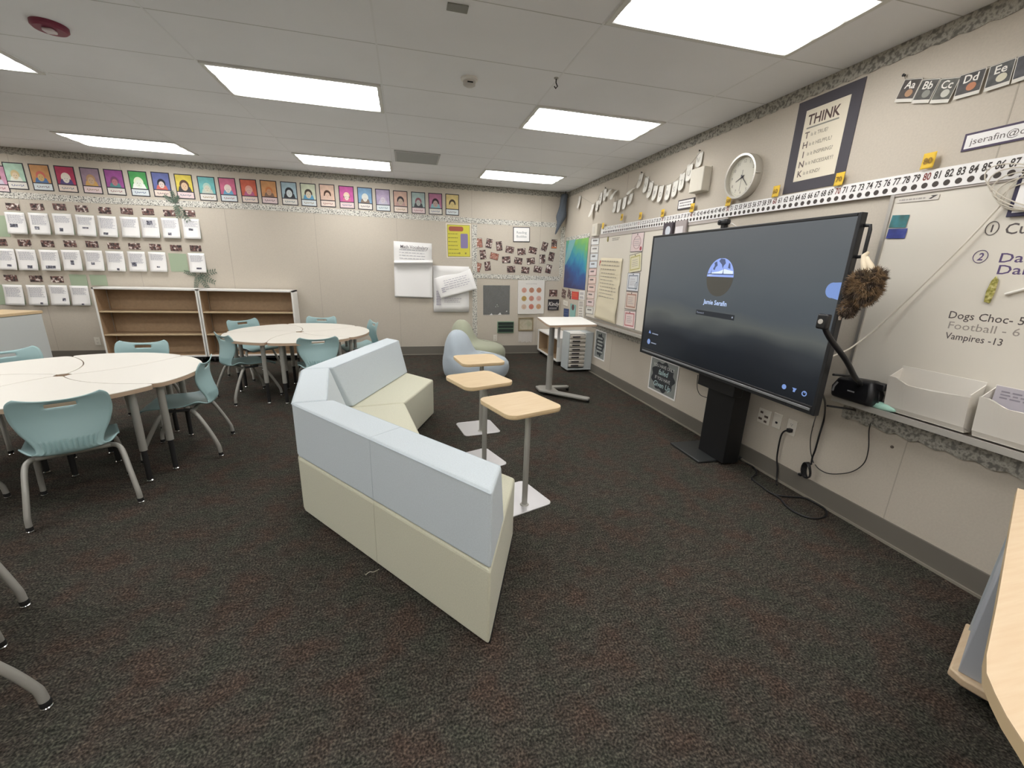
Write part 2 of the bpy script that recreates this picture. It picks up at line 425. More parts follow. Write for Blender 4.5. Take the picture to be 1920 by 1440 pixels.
# ------------------------------------------------------------------ petal tables
def arc_ang(r, R): return math.radians(-30) * max(0, 1 - r / R) ** 1.15
def petal_desk(center, a0, a1, label, group, R=.79, H=.70):
    """one wedge desk between the seams that reach the rim at angles a0 and a1 (degrees)"""
    a0, a1 = math.radians(a0), math.radians(a1)
    g = .0035
    r_in, rc = .05, .06
    pts = []
    N = 14
    def seam(a, side):
        out = []
        for i in range(N + 1):
            r = r_in + (R - rc - r_in) * i / N
            q = a + arc_ang(r, R) + side * g / max(r, .05)
            out.append((r * math.cos(q), r * math.sin(q)))
        return out
    s0 = seam(a0, 1); s1 = seam(a1, -1)
    rim = []
    b0 = a0 + rc / R * 1.0; b1 = a1 - rc / R * 1.0
    for i in range(25):
        q = b0 + (b1 - b0) * i / 24; rr = R + .012 * math.sin(PI * i / 24)
        rim.append((rr * math.cos(q), rr * math.sin(q)))
    def corner(p, c, q):
        return [((1 - u) ** 2 * p[0] + 2 * u * (1 - u) * c[0] + u * u * q[0], (1 - u) ** 2 * p[1] + 2 * u * (1 - u) * c[1] + u * u * q[1]) for u in (.25, .5, .75)]
    c0 = (R * math.cos(a0 + .006), R * math.sin(a0 + .006)); c1 = (R * math.cos(a1 - .006), R * math.sin(a1 - .006))
    pts = s0 + corner(s0[-1], c0, rim[0]) + rim + corner(rim[-1], c1, s1[-1]) + s1[::-1]
    t = thing('petal_desk', label, 'desk', (center[0], center[1], 0), group=group)
    MB().prism(pts, H - .004, H).build('laminate_top', M_TABLE, t, smooth=30)
    MB().prism(pts, H - .030, H - .004).build('edge_band', M_EDGE, t, smooth=30)
    mid = (a0 + a1) / 2
    legs = [(.69, a0 + math.radians(8)), (.69, a1 - math.radians(8)), (.2, mid - math.radians(12))]
    fr = MB()
    tops = []
    for r, a in legs:
        tops.append((r * math.cos(a), r * math.sin(a)))
    for p, q in ((0, 1), (0, 2), (1, 2)):
        fr.tube([(*[v * .97 for v in tops[p]], H - .045), (*[v * .97 for v in tops[q]], H - .045)], .012, 8)
    fr.build('apron_frame', mat('dark_steel', '#3d3e40', .5), t)
    for (x, y) in tops:
        l = MB().tube([(x, y, H - .03), (x, y, .24)], .0225, 14).build('leg', M_METAL, t)
        MB().tube([(x, y, .25), (x, y, .02)], .017, 12).build('leg_insert', M_DARK, l)
        MB().lathe([(.013, 0), (.02, .004), (.02, .012), (.012, .022)], 14, (x, y, 0)).build('foot_glide', M_CHROME, l)
    return t
NEAR = (-2.385, 3.515); FAR = (-1.285, 5.52)
NA = [-23.7, 54.2, 118.8, 186, 258.5, 336.3]
FA = [-34.9, 40.5, 114.5, 183.0, 258.5, 325.1]
nl = ['white petal desk of the near round table, the one on its right side', 'white petal desk at the back of the near round table, before the bookcase',
      'white petal desk at the back left of the near round table', 'white petal desk on the left of the near round table, cut by the picture edge',
      'white petal desk of the near round table behind the large front chair']
flb = ['white petal desk on the right of the far round table', 'white petal desk at the back of the far round table towards the bare wall',
       'white petal desk at the back left of the far round table', 'white petal desk on the left of the far round table by the bookcase',
       'white petal desk at the front of the far round table, nearest the sofa']
for k in range(5): petal_desk(NEAR, NA[k], NA[k + 1], nl[k], 'petal desks of the near round table')
for k in range(5): petal_desk(FAR, FA[k], FA[k + 1], flb[k], 'petal desks of the far round table')

# ------------------------------------------------------------------ school chairs
def catmull(P, n):
    out = []
    m = len(P) - 1
    for i in range(n + 1):
        t = i / n * m; k = min(int(t), m - 1); u = t - k
        p0, p1, p2, p3 = P[max(k - 1, 0)], P[k], P[k + 1], P[min(k + 2, m)]
        out.append([.5 * (2 * b + (c - a) * u + (2 * a - 5 * b + 4 * c - d) * u * u + (3 * b - a - 3 * c + d) * u ** 3) for a, b, c, d in zip(p0, p1, p2, p3)])
    return out
# stations along the shell: y, z, half width, lift of the sides, forward wrap of the sides
SHELL = [(.225, .378, .185, .0, 0), (.215, .404, .198, .0, 0), (.15, .416, .205, .004, 0), (.05, .411, .208, .012, 0), (-.06, .404, .210, .024, 0),
         (-.15, .402, .206, .056, 0), (-.215, .408, .168, .024, .008), (-.240, .440, .138, 0, .030), (-.238, .49, .150, 0, .040), (-.222, .55, .182, 0, .042),
         (-.206, .62, .205, 0, .036), (-.205, .675, .210, 0, .026), (-.214, .718, .205, .006, .018), (-.224, .744, .19, .014, .012)]
NV, NU = 44, 26
ST = catmull(SHELL, NV)
def shell_fn(u, v):
    y, z, hw, lift, wrap = ST[int(round(v * NV))]
    x = (u * 2 - 1)
    rib = 0.0
    w = math.exp(-((z - .47) / .055) ** 2) if y < -.19 else 0
    rib = -.006 * w * math.cos(x * 13 * PI) * (1 if abs(x) < .9 else 0)
    if v > .93:                                  # saddle-shaped top edge with rounded shoulders
        z = z - .016 * (1 - x * x) * (v - .93) / .07
        hw = hw * (1 - .10 * ((v - .93) / .07) ** 2)
    if v < .08: hw = hw * (1 - .12 * ((.08 - v) / .08) ** 2)
    return (x * hw, y + wrap * x * x + rib, z + lift * abs(x) ** 2.5)
def slot(i, j):
    z = ST[j][1]
    return .684 <= z <= .710 and abs((i + .5) / NU * 2 - 1) < .27 and ST[j][0] < -.1
def leg_path(sx, back):
    if back: return [(sx * .15, -.10, .375), (sx * .188, -.125, .368), (sx * .207, -.155, .33), (sx * .222, -.215, .20), (sx * .2325, -.25, .105), (sx * .236, -.2585, .07), (sx * .2375, -.262, .014)]
    return [(sx * .14, .06, .372), (sx * .17, .09, .362), (sx * .185, .115, .325), (sx * .198, .185, .19), (sx * .206, .225, .105), (sx * .208, .236, .07), (sx * .21, .24, .014)]
def make_chair():
    t = thing('school_chair', 'x', 'chair', group='teal school chairs')
    sh = MB().grid(shell_fn, NU, NV, slot)
    sh.build('seat_shell', M_CHAIR, t, smooth=60, solid=.007)
    for back in (1, 0):
        for sx in (-1, 1):
            l = MB().tube(catmull(leg_path(sx, back), 22), .0145, 12).build('leg', M_METAL, t, smooth=60)
            e = leg_path(sx, back)[-1]
            MB().lathe([(.016, .012), (.0165, .02), (.0165, .03), (.0155, .034)], 14, (e[0], e[1], 0)).build('collar', M_DARK, l)
            MB().lathe([(.013, 0), (.017, .003), (.017, .008), (.012, .014)], 14, (e[0], e[1], 0)).build('foot_glide', M_CHROME, l)
    MB().tube([(-.16, -.108, .373), (.16, -.108, .373)], .0145, 12).build('rear_crossbar', M_METAL, t, smooth=60)
    MB().tube([(-.15, .075, .37), (.15, .075, .37)], .0125, 12).build('front_crossbar', M_METAL, t, smooth=60)
    f = MB()
    for sx in (-1, 1): f.tube([(sx * .12, -.108, .375), (sx * .12, .075, .372)], .011, 8)
    f.build('seat_frame', mat('dark_steel', '#3d3e40', .5), t)
    return t
CH = [((-2.044, 2.967), (-.505, .863), 'large teal chair in front of the near round table, back to the camera'),
      ((-1.79, 3.71), (-.987, -.163), 'teal chair seen from the side at the right of the near round table'),
      ((-2.44, 4.42), (.09, -.996), 'teal chair behind the near round table, before the left bookcase, only its top showing'),
      ((-3.09, 4.13), (.76, -.65), 'teal chair at the back left of the near table, in front of the white cabinet'),
      ((-2.86, 3.06), (.72, .69), 'teal chair at the left of the near table, its legs just inside the picture edge'),
      ((-1.24, 6.46), (0, -1), 'teal chair behind the far round table against the bare wall'),
      ((-2.01, 6.165), (.75, -.66), 'teal chair facing us at the back left of the far round table'),
      ((-.66, 6.07), (-.93, -.36), 'teal chair at the right of the far round table beyond the sofa'),
      ((-1.79, 5.18), (.753, .659), 'teal chair at the left of the far round table, grey legs towards the camera'),
      ((-1.0, 4.97), (-.28, .96), 'teal chair at the front of the far round table, partly behind the sofa'),
      ((-1.62, 1.40), (-.67, -.745), 'chair cut off at the lower left, its single front leg largest in the picture'),
      ((-2.045, 1.887), (-.90, .43), 'chair cut off at the left edge, one bent leg showing below the large front chair')]
proto = make_chair()
for k, ((x, y), d, lab) in enumerate(CH):
    o = proto if k == 0 else copy_tree(proto)
    o.location = (x, y, 0); o.rotation_euler = (0, 0, math.atan2(-d[0], d[1])); o['label'] = lab

# ------------------------------------------------------------------ modular sofa: two trapezoid benches and a square corner
def sofa_module(name, label, A, B, kind, depth, inner_shift):
    """A->B is the outer (back) edge, seats to its right; inner_shift moves the inner corners along the edge"""
    A, B = Vector(A), Vector(B); u = (B - A).normalized(); n = Vector((u.y, -u.x)); L = (B - A).length
    t = thing(name, label, 'sofa', ((A.x + B.x) / 2, (A.y + B.y) / 2, 0), (0, 0, math.atan2(u.y, u.x)), group='sofa modules')
    def P(s, d):   # s from 0..L at depth d, ends follow the slanted sides; local frame x along edge, y = -depth
        k = d / depth * inner_shift
        x = (k if s == 0 else L - k) - L / 2
        return (x, -d)
    g = .004
    def ring(d0, d1, z):
        a, b, c, d = P(0, d0), P(1, d0), P(1, d1), P(0, d1)
        return [(a[0] + g, a[1], z), (b[0] - g, b[1], z), (c[0] - g, c[1], z), (d[0] + g, d[1], z)][::-1]
    MB().loft([ring(.03, depth - .03, 0), ring(.03, depth - .03, .03)]).build('plinth', M_DARK, t, smooth=0)
    MB().loft([ring(0, depth, .025), ring(0, depth, .395)]).build('seat', M_GREEN, t, smooth=0, bevel=.016, seg=3)
    MB().loft([ring(0, .30, .397), ring(0, .19, .737)]).build('backrest', M_BLUE, t, smooth=0, bevel=.014, seg=3)
    pp = MB(); r = .0035
    top = ring(0, .19, .736)
    pp.tube([(-L/2 + .01, .0005, .727), (L/2 - .01, .0005, .727)], r, 6)
    pp.tube([(P(0, .19)[0] + .01, -.188, .731), (P(1, .19)[0] - .01, -.188, .731)], r, 6)
    pp.build('piping', mat('piping_blue', '#bac4ca', .9), t)
    if kind == 'long':
        sm = MB(); sm.tube([(0, .001, .03), (0, .001, .39)], .0007, 6)
        sm.build('seat_seam', mat('seam_green', '#b8b69f', .9), t)
        sm = MB(); sm.tube([(0, .001, .40), (0, .001, .725), (0, -.01, .737), (0, -.18, .7375), (0, -.195, .72), (0, -.297, .41)], .0009, 6)
        sm.build('back_seam', mat('piping_blue', '#bac4ca', .9), t)
    return t
SA, SB = Vector((-.673, 2.525)), Vector((.282, 1.326))
D60 = .657; SH = D60 / math.tan(math.radians(60))
# outer edge runs so that the seat lies to the right of A->B
sofa_module('sofa_bench', 'nearest sofa bench, pale blue back towards the camera over a sage green base', SB, SA, 'long', D60, SH)
j = Vector((.989, .147)); cdir = Vector((-.147, .989))
SC = SA + cdir * .86
sofa_module('sofa_corner', 'middle sofa section joining the two benches, short pale blue back', SA, SC, 'corner', .757, 0)
u2 = Vector((.367, .930)); SD = SC + u2 * 1.54
sofa_module('sofa_bench', 'far sofa bench with its pale blue backrest and sage green seat facing the television', SC, SD, 'bench', D60, SH)

# ------------------------------------------------------------------ small laptop tables
def rounded_rect(w, h, r, n=7, cx=0, cy=0):
    out = []
    for sx, sy, a in ((1, 1, 0), (-1, 1, 90), (-1, -1, 180), (1, -1, 270)):
        for k in range(n + 1):
            q = math.radians(a + 90 * k / n); out.append((cx + sx * (w / 2 - r) + r * math.cos(q), cy + sy * (h / 2 - r) + r * math.sin(q)))
    return out
def make_side_table():
    t = thing('laptop_table', 'x', 'side table', group='small maple laptop tables')
    tp = MB().prism(rounded_rect(.41, .41, .065), .678, .70).build('tabletop', M_MAPLE, t, bevel=.003)
    MB().prism(rounded_rect(.405, .405, .063), .672, .678).build('edge_band', mat('maple_edge', '#c8ae86', .5), t)
    MB().box(-.07, .07, -.14, .06, .66, .672).build('mounting_plate', M_DARK, t, bevel=.003)
    MB().tube([(0, -.10, .008), (0, -.10, .66)], .019, 16).build('pole', M_METAL, t)
    MB().prism(rounded_rect(.36, .36, .04), 0, .008).build('base_plate', mat('silver_base', '#c9c7c8', .35, metal=.3), t, bevel=.002)
    MB().lathe([(.03, .008), (.026, .014), (.02, .016)], 18, (0, -.10, 0)).build('pole_collar', M_METAL, t)
    return t
st = make_side_table()
for k, (x, y, r, lab) in enumerate(((.685, 2.455, 19, 'nearest small maple laptop table, standing clear of the sofa end'),
                                    (.52, 3.075, 20, 'middle small maple laptop table, second from the camera'),
                                    (.636, 3.79, 8, 'farthest small maple laptop table, in front of the blue bean bag'))):
    o = st if k == 0 else copy_tree(st)
    o.location = (x, y, 0); o.rotation_euler = (0, 0, math.radians(r)); o['label'] = lab

# ------------------------------------------------------------------ standing desk on casters
t = thing('standing_desk', 'tall white standing desk on a grey wheeled base beside the drawer tower', 'standing desk', (1.715, 4.813, 0))
ox, oy = 1.715, 4.813
def L(x, y): return (x - ox, y - oy)
dp = [hit(1008, 594.7, 2, .95), hit(1089.4, 594.3, 2, .95), hit(1119.6, 608.3, 2, .95), hit(1031, 610, 2, .95), hit(1024, 606.5, 2, .95)]
dpts = [L(p.x, p.y) for p in dp][::-1]
MB().prism(dpts, .946, .952).build('laminate_top', M_WHITE, t, bevel=.002)
MB().prism(dpts, .925, .946).build('edge_band', M_EDGE, t)
MB().tube([(0, 0, .04), (0, 0, .50)], .040, 20).build('lower_column', M_METAL, t)
MB().tube([(0, 0, .48), (0, 0, .93)], .034, 20).build('upper_column', mat('column_grey', '#9a9a98', .35, metal=.4), t)
MB().box(-.08, .22, -.05, .05, .905, .926).build('top_bracket', M_METAL, t)
bp = [(-.125, .16), (-.06, .19), (.30, .145), (.32, .115), (.30, .085), (.09, .075), (.10, -.10), (.38, -.385), (.385, -.42), (.35, -.45), (.31, -.44), (.02, -.17), (-.13, -.02)]
MB().prism(bp[::-1], .035, .062).build('foot_frame', M_METAL, t, bevel=.006)
for x, y in ((.30, .115), (.355, -.42), (-.09, .12), (-.07, -.03)):
    c = MB().tube([(x - .012, y, .028), (x + .012, y, .028)], .028, 16).build('caster', M_DARK, t)
    MB().box(x - .008, x + .008, y - .012, y + .012, .028, .04).build('fork', M_BLACK, c)
MB().box(.085, .10, -.03, .03, .60, .90).build('height_lever_strip', mat('lever_white', '#dfe0e2', .4), t, bevel=.004)

# ------------------------------------------------------------------ bean bag chairs
def bean(name, label, loc, rz, m, s=1.0, hz=1.0):
    t = thing(name, label, 'bean bag chair', loc, (0, 0, rz))
    prof = [(0, -.40, .40, .33), (.03, -.45, .455, .38), (.12, -.475, .49, .42), (.22, -.475, .485, .42), (.275, -.47, .44, .405), (.315, -.465, .33, .38), (.335, -.46, .16, .34),
            (.365, -.457, .02, .30), (.42, -.45, -.03, .275), (.49, -.435, -.06, .25), (.55, -.415, -.09, .215), (.61, -.39, -.125, .17), (.655, -.35, -.175, .12), (.68, -.305, -.225, .06)]
    rings = []
    n = 32
    for z, x0, x1, ry in prof:
        ring = []
        for k in range(n):
            a = 2 * PI * k / n
            w = 1 + .012 * math.sin(a * 7 + z * 23) + .008 * math.sin(a * 13 - z * 41)
            ring.append(((x0 + x1) / 2 * s + (x1 - x0) / 2 * math.cos(a) * w * s, ry * math.sin(a) * w * s, z * hz))
        rings.append(ring)
    MB().loft(rings).build('bag', m, t, smooth=180, subsurf=2)
    g = MB()
    for k in range(5):
        a = -.8 + .4 * k
        g.tube([(-.27 * s + .05 * math.cos(a) * s, -.06 * s + .0 + .04 * math.sin(a), .672 * hz - .03), (-.24 * s, -.10 * s - .02 * abs(a), .63 * hz)], .004, 6)
    g.build('gathered_seam', m, t)
    sm = MB().tube([(x * s, -.02, z * hz + .004) for x, z in ((-.27, .684), (-.15, .60), (-.08, .50), (.0, .375), (.12, .345), (.3, .325), (.42, .28), (.485, .20))], .003, 6)
    sm.build('panel_seam', m, t)
    return t
M_BEANB = mat('blue_bean_fabric', '#b2bdc6', .9, noise=.04, nscale=120, bump=.2, bscale=600, sheen=.2)
M_BEANG = mat('green_bean_fabric', '#a5a892', .9, noise=.05, nscale=120, bump=.2, bscale=600, sheen=.2)
bean('bean_bag', 'pale blue bean bag chair on the carpet behind the laptop tables', (.93, 5.78, 0), 0, M_BEANB)
bean('bean_bag', 'sage green bean bag chair near the back wall behind the blue one', (1.10, 6.72, 0), 0, M_BEANG, .98, 1.04)

# ------------------------------------------------------------------ storage on the right
t = thing('cubby_shelf', 'low white cubby shelf with brown inside along the right wall', 'shelf', (2.56, 6.80, 0))
def U(x0, x1, y0, y1, z0, z1): return box(x0 - 2.56, x1 - 2.56, y0 - 6.80, y1 - 6.80, z0, z1)
CX0, CX1, CY0, CY1, CZ = 2.345, 2.745, 6.28, 7.35, .46
U(CX0, CX1, CY0, CY1, CZ - .025, CZ).build('top_board', M_WHITE, t, bevel=.003)
U(CX0, CX1, CY0, CY1, .075, .10).build('bottom_board', M_WHITE, t, bevel=.003)
for y in (CY0, CY1 - .025): U(CX0, CX1, y, y + .025, .10, CZ - .025).build('side_panel', M_WHITE, t, bevel=.002)
for y in (CY0 + .025, CY1 - .028): U(CX0 + .02, CX1 - .012, y, y + .003, .10, CZ - .025).build('inner_lining', mat('cubby_inside', '#a58d70', .6), t, smooth=0)
U(CX0 + .02, CX1, (CY0 + CY1) / 2 - .01, (CY0 + CY1) / 2 + .01, .10, CZ - .025).build('divider', M_SHELFW, t)
U(CX1 - .012, CX1, CY0 + .025, CY1 - .025, .10, CZ - .025).build('back_panel', mat('cubby_inside', '#a58d70', .6), t, smooth=0)
l = MB()
U(CX0 + .025, CX1 - .012, CY0 + .025, CY1 - .025, .10, .103).build('floor_lining', mat('cubby_inside', '#a58d70', .6), t, smooth=0)
for x in (CX0 + .05, CX1 - .05):
    for y in (CY0 + .06, CY1 - .06):
        MB().tube([(x - 2.56 - .012, y - 6.8, .035), (x - 2.56 + .012, y - 6.8, .035)], .035, 14).build('caster', M_DARK, t)
t = thing('drawer_tower', 'grey tower of eight pale tray drawers with dark label slots', 'drawer unit', (2.57, 6.04, 0))
TW, TD, TH = .40, .40, .62
def V(x0, x1, y0, y1, z0, z1): return box(x0, x1, y0, y1, z0, z1)
for x0, x1 in ((-.20, -.185), (.07, .20)): V(x0, x1, -.18, .10, .06, TH).build('side_panel', M_GREYPANEL, t, bevel=.004)
V(-.185, .07, .08, .10, .06, TH).build('back_panel', M_GREYPANEL, t)
V(-.185, .07, -.17, .08, TH - .03, TH - .01).build('top_board', M_WHITE, t)
V(-.20, .20, -.18, .10, .035, .06).build('bottom_board', M_GREYPANEL, t, bevel=.004)
for x in (-.16, .16):
    for y in (-.14, .06): MB().tube([(x - .01, y, .02), (x + .01, y, .02)], .02, 12).build('caster', M_DARK, t)
M_TRAY = mat('pale_tray_plastic', '#dcd6cc', .35)
for k in range(8):
    z0 = .085 + k * .0635; pull = (.0, .008, .0, .004, .012, .0, .006, .0)[k]
    d = MB()
    y = -.20 - pull
    d.loft([[(-.18, y + .012, z0), (.063, y + .012, z0), (.063, .07, z0), (-.18, .07, z0)], [(-.182, y, z0 + .02), (.066, y, z0 + .02), (.066, .07, z0 + .02), (-.182, .07, z0 + .02)],
            [(-.182, y - .006, z0 + .052), (.066, y - .006, z0 + .052), (.066, .07, z0 + .052), (-.182, .07, z0 + .052)]])
    dr = d.build('drawer', M_TRAY, t, bevel=.004)
    box(-.15, -.03, y - .012, y - .002, z0 + .018, z0 + .036).build('label_slot', M_INK, dr, smooth=0)

# ------------------------------------------------------------------ bookcases on the back wall
def make_bookcase():
    t = thing('bookcase', 'x', 'bookcase', group='empty bookcases')
    W, D, H = 1.26, .30, 1.09; z0 = .09
    for x in (-W/2, W/2 - .022): box(x, x + .022, -D, 0, z0, H).build('side_panel', M_WHITE, t, bevel=.002)
    box(-W/2, W/2, -D, 0, H - .024, H).build('top_board', M_WHITE, t, bevel=.002)
    box(-W/2 + .022, W/2 - .022, -D, 0, z0, z0 + .024).build('bottom_board', M_WHITE, t, bevel=.002)
    box(-W/2 + .022, W/2 - .022, -.012, -.002, z0 + .024, H - .024).build('back_panel', M_SHELFW, t, smooth=0)
    for s in (-1, 1):
        x = s * (W/2 - .0225)
        box(min(x, x - s * .002), max(x, x - s * .002), -D + .004, -.012, z0 + .024, H - .024).build('inner_lining', M_SHELFW, t, smooth=0)
        st = MB()
        for y in (-.05,): st.box(min(x - s * .001, x - s * .006), max(x - s * .001, x - s * .006), y - .008, y + .008, z0 + .03, H - .03)
        st.build('pilaster_strip', M_ALU, t, smooth=0)
    for z in (.415, .745):
        s = box(-W/2 + .026, W/2 - .026, -D + .02, -.012, z, z + .02).build('shelf', M_SHELFW, t, smooth=0)
        box(-W/2 + .026, W/2 - .026, -D + .012, -D + .02, z, z + .02).build('edge_band', M_SHELFE, s, smooth=0)
    box(-W/2 + .022, W/2 - .022, -D + .02, -.012, z0 + .024, z0 + .027).build('floor_lining', M_SHELFW, t, smooth=0)
    for x in (-W/2 + .08, W/2 - .08):
        for y in (-D + .05, -.05): MB().tube([(x - .012, y, .042), (x + .012, y, .042)], .042, 14).build('caster', M_DARK, t)
    box(-W/2 + .03, W/2 - .03, -D + .03, -.02, .05, z0).build('chassis', M_BLACK, t, smooth=0)
    return t
bk = make_bookcase()
for k, (x, lab) in enumerate(((-3.595, 'left empty bookcase under the writing sheets'), (-2.325, 'right empty bookcase beside the bare wall'))):
    o = bk if k == 0 else copy_tree(bk)
    o.location = (x, YB - .03, 0); o['label'] = lab
t = thing('storage_cabinet', 'white cabinet with a pale wood top at the left picture edge', 'cabinet', (-4.56, 6.68, 0), (0, 0, math.radians(-11.5)))
box(-.46, -.012, -1.22, -.02, .06, .775).build('body', mat('cabinet_side', '#c3c8c6', .5), t, bevel=.003)
box(-.49, 0, -1.24, 0, .775, .81).build('top_board', M_MAPLE, t, bevel=.004)
box(-.012, -.004, -1.215, -.022, .06, .765).build('back_panel', mat('cabinet_front', '#cdd1cf', .45), t, bevel=.002)
box(-.44, -.03, -1.2, -.04, 0, .06).build('plinth', M_DARK, t, smooth=0)
for y in (-1.21, -.61): box(-.478, -.46, y, y + .59, .07, .765).build('door', mat('cabinet_front', '#cdd1cf', .45), t, bevel=.003)

# ------------------------------------------------------------------ pale laminate desk at the lower right corner
t = thing('teacher_desk', 'pale laminate desk with grey leg panel at the lower right corner', 'desk', (1.95, .75, 0))
def Q(x, y): return (x - 1.95, y - .75)
TT = .74
edge = [hit(1908, 915, 2, TT), hit(1896, 980, 2, TT), hit(1870, 1130, 2, TT), hit(1850, 1228, 2, TT), hit(1850, 1262, 2, TT), hit(1866, 1300, 2, TT), hit(1888, 1343, 2, TT), hit(1925, 1400, 2, TT)]
e2 = [Q(p.x, p.y) for p in edge]
top = e2 + [Q(.86, .10), Q(1.0, -.35), Q(1.5, -.62), Q(2.63, .20)]
MB().prism(top, TT - .004, TT).build('laminate_top', M_DESKWOOD, t, smooth=20)
MB().prism(top, TT - .032, TT - .004).build('edge_band', mat('desk_edge', '#d0b892', .5), t, smooth=20)
d = Vector((.925, .38)); n = Vector((.38, -.925))
def QQ(p): return Q(p.x, p.y)
b0 = Vector((1.955, .785)); b1 = b0 + d * .40
base = [b0 + d * .03, b1, b1 + n * .42, b0 + n * .42 + d * .25, b0 + n * .30 + d * .06, b0 + n * .20 + d * .018, b0 + n * .10 + d * .0, b0 + n * .04 + d * .004]
MB().prism([QQ(p) for p in base], .07, .105).build('base_board', M_DESKWOOD, t, bevel=.006)
pl = [b0 + d * .032 + n * .022, b1 - d * .02 + n * .018, b1 - d * .02 + n * .40, b0 + d * .265 + n * .395, b0 + d * .085 + n * .29, b0 + d * .03 + n * .10]
MB().prism([QQ(p) for p in pl], .105, TT - .032).build('leg_panel', mat('grey_leg_panel', '#b7bbc3', .45), t, bevel=.004)
MB().prism([QQ(p) for p in (b1 - d * .05 - n * .0 + n * .012, b1 - d * .01 + n * .012, b1 - d * .01 + n * .026, b1 - d * .05 + n * .026)], .105, TT - .032).build('corner_post', mat('pale_post', '#b9bfc2', .4), t)
for p in (b0 + d * .1 + n * .08, b1 - d * .05 + n * .06, b1 - d * .05 + n * .36, b0 + d * .27 + n * .36):
    q = QQ(p); MB().tube([(q[0] - .014, q[1], .035), (q[0] + .014, q[1], .035)], .035, 14).build('caster', M_DARK, t)
for p in (Vector((1.25, -.2)), Vector((2.4, .22))):
    q = QQ(p); MB().tube([(q[0], q[1], 0), (q[0], q[1], TT - .03)], .025, 14).build('leg', M_METAL, t)

# ================================================================== the back wall
def strip(name, label, wall, pts, h, material, off=.003, scallop=0, group='doodle paper borders'):
    """paper border along a polyline of pixels on a wall"""
    P = [on_wall(wall, x, y, off) for x, y in pts]
    return strip3(name, label, P, h, material, scallop, group)
def strip3(name, label, P, h, material, scallop=0, group='doodle paper borders'):
    d = (P[-1] - P[0]); hor = abs(d.z) < d.length * .5
    n = max(8, int(d.length / .04))
    seg = []
    for i in range(n + 1):
        t = i / n * (len(P) - 1); k = min(int(t), len(P) - 2); seg.append(P[k].lerp(P[k + 1], t - k))
    side = Vector((0, 0, 1)) if hor else (Vector((1, 0, 0)) if abs(P[0].y - YB) < .1 else Vector((0, -1, 0)))
    up = [p + side * (h / 2) for p in seg]
    dn = [p - side * (h / 2 + (scallop * (.5 + .5 * math.sin(i * 2.1)) if scallop else 0)) for i, p in enumerate(seg)]
    m = MB(); nn = len(seg); m.v = [tuple(p) for p in up] + [tuple(p) for p in dn]
    m.f = [(i, i + 1, nn + i + 1, nn + i) for i in range(nn - 1)]
    o = m.build(name, material, smooth=0, solid=.0015)
    return tag(o, label, 'paper border', group)
strip3('paper_border', 'doodle paper border greyed with painted shade along the top of the back wall', [Vector((XL + .1, YB - .004, 2.792)), Vector((XR - .01, YB - .004, 2.792))], .078, M_BORDERSHADE, .012)
strip3('paper_border', 'doodle paper border greyed with painted shade along the top of the right wall', [Vector((XR - .004, YB - .01, 2.792)), Vector((XR - .004, -1.5, 2.792))], .078, M_BORDERSHADE, .012)
strip('paper_border', 'pale doodle paper border under the row of portraits', 'B', [(-40, 362), (25, 366), (175, 375), (475, 387.5), (690, 401), (915, 415.5), (1052, 422.5)], .08, M_BORDER)
strip('paper_border', 'vertical doodle paper border left of the small photo cluster', 'B', [(889.5, 421), (890.5, 632)], .085, M_BORDER, .005)
strip('paper_border', 'vertical doodle paper border in the corner right of the photo cluster', 'B', [(1056, 425), (1051.5, 520)], .075, M_BORDER, .005)
strip('paper_border', 'doodle paper border running under the small photo cluster', 'B', [(894, 517), (1050, 523)], .075, M_BORDER, .005)
strip('paper_border', 'short doodle paper border above the ocean poster', 'R', [(1061, 449.5), (1106, 441)], .07, M_BORDER)
strip3('paper_border', 'dark scalloped paper border hanging under the right whiteboard tray', [Vector((XR - .02, 1.98, .715)), Vector((XR - .02, -.6, .715))], .085, M_BORDERSHADE, .022)
strip3('paper_border', 'doodle paper border under the left whiteboard tray', [Vector((XR - .02, 6.15, .735)), Vector((XR - .02, 3.35, .715))], .06, M_BORDERSHADE, .016)

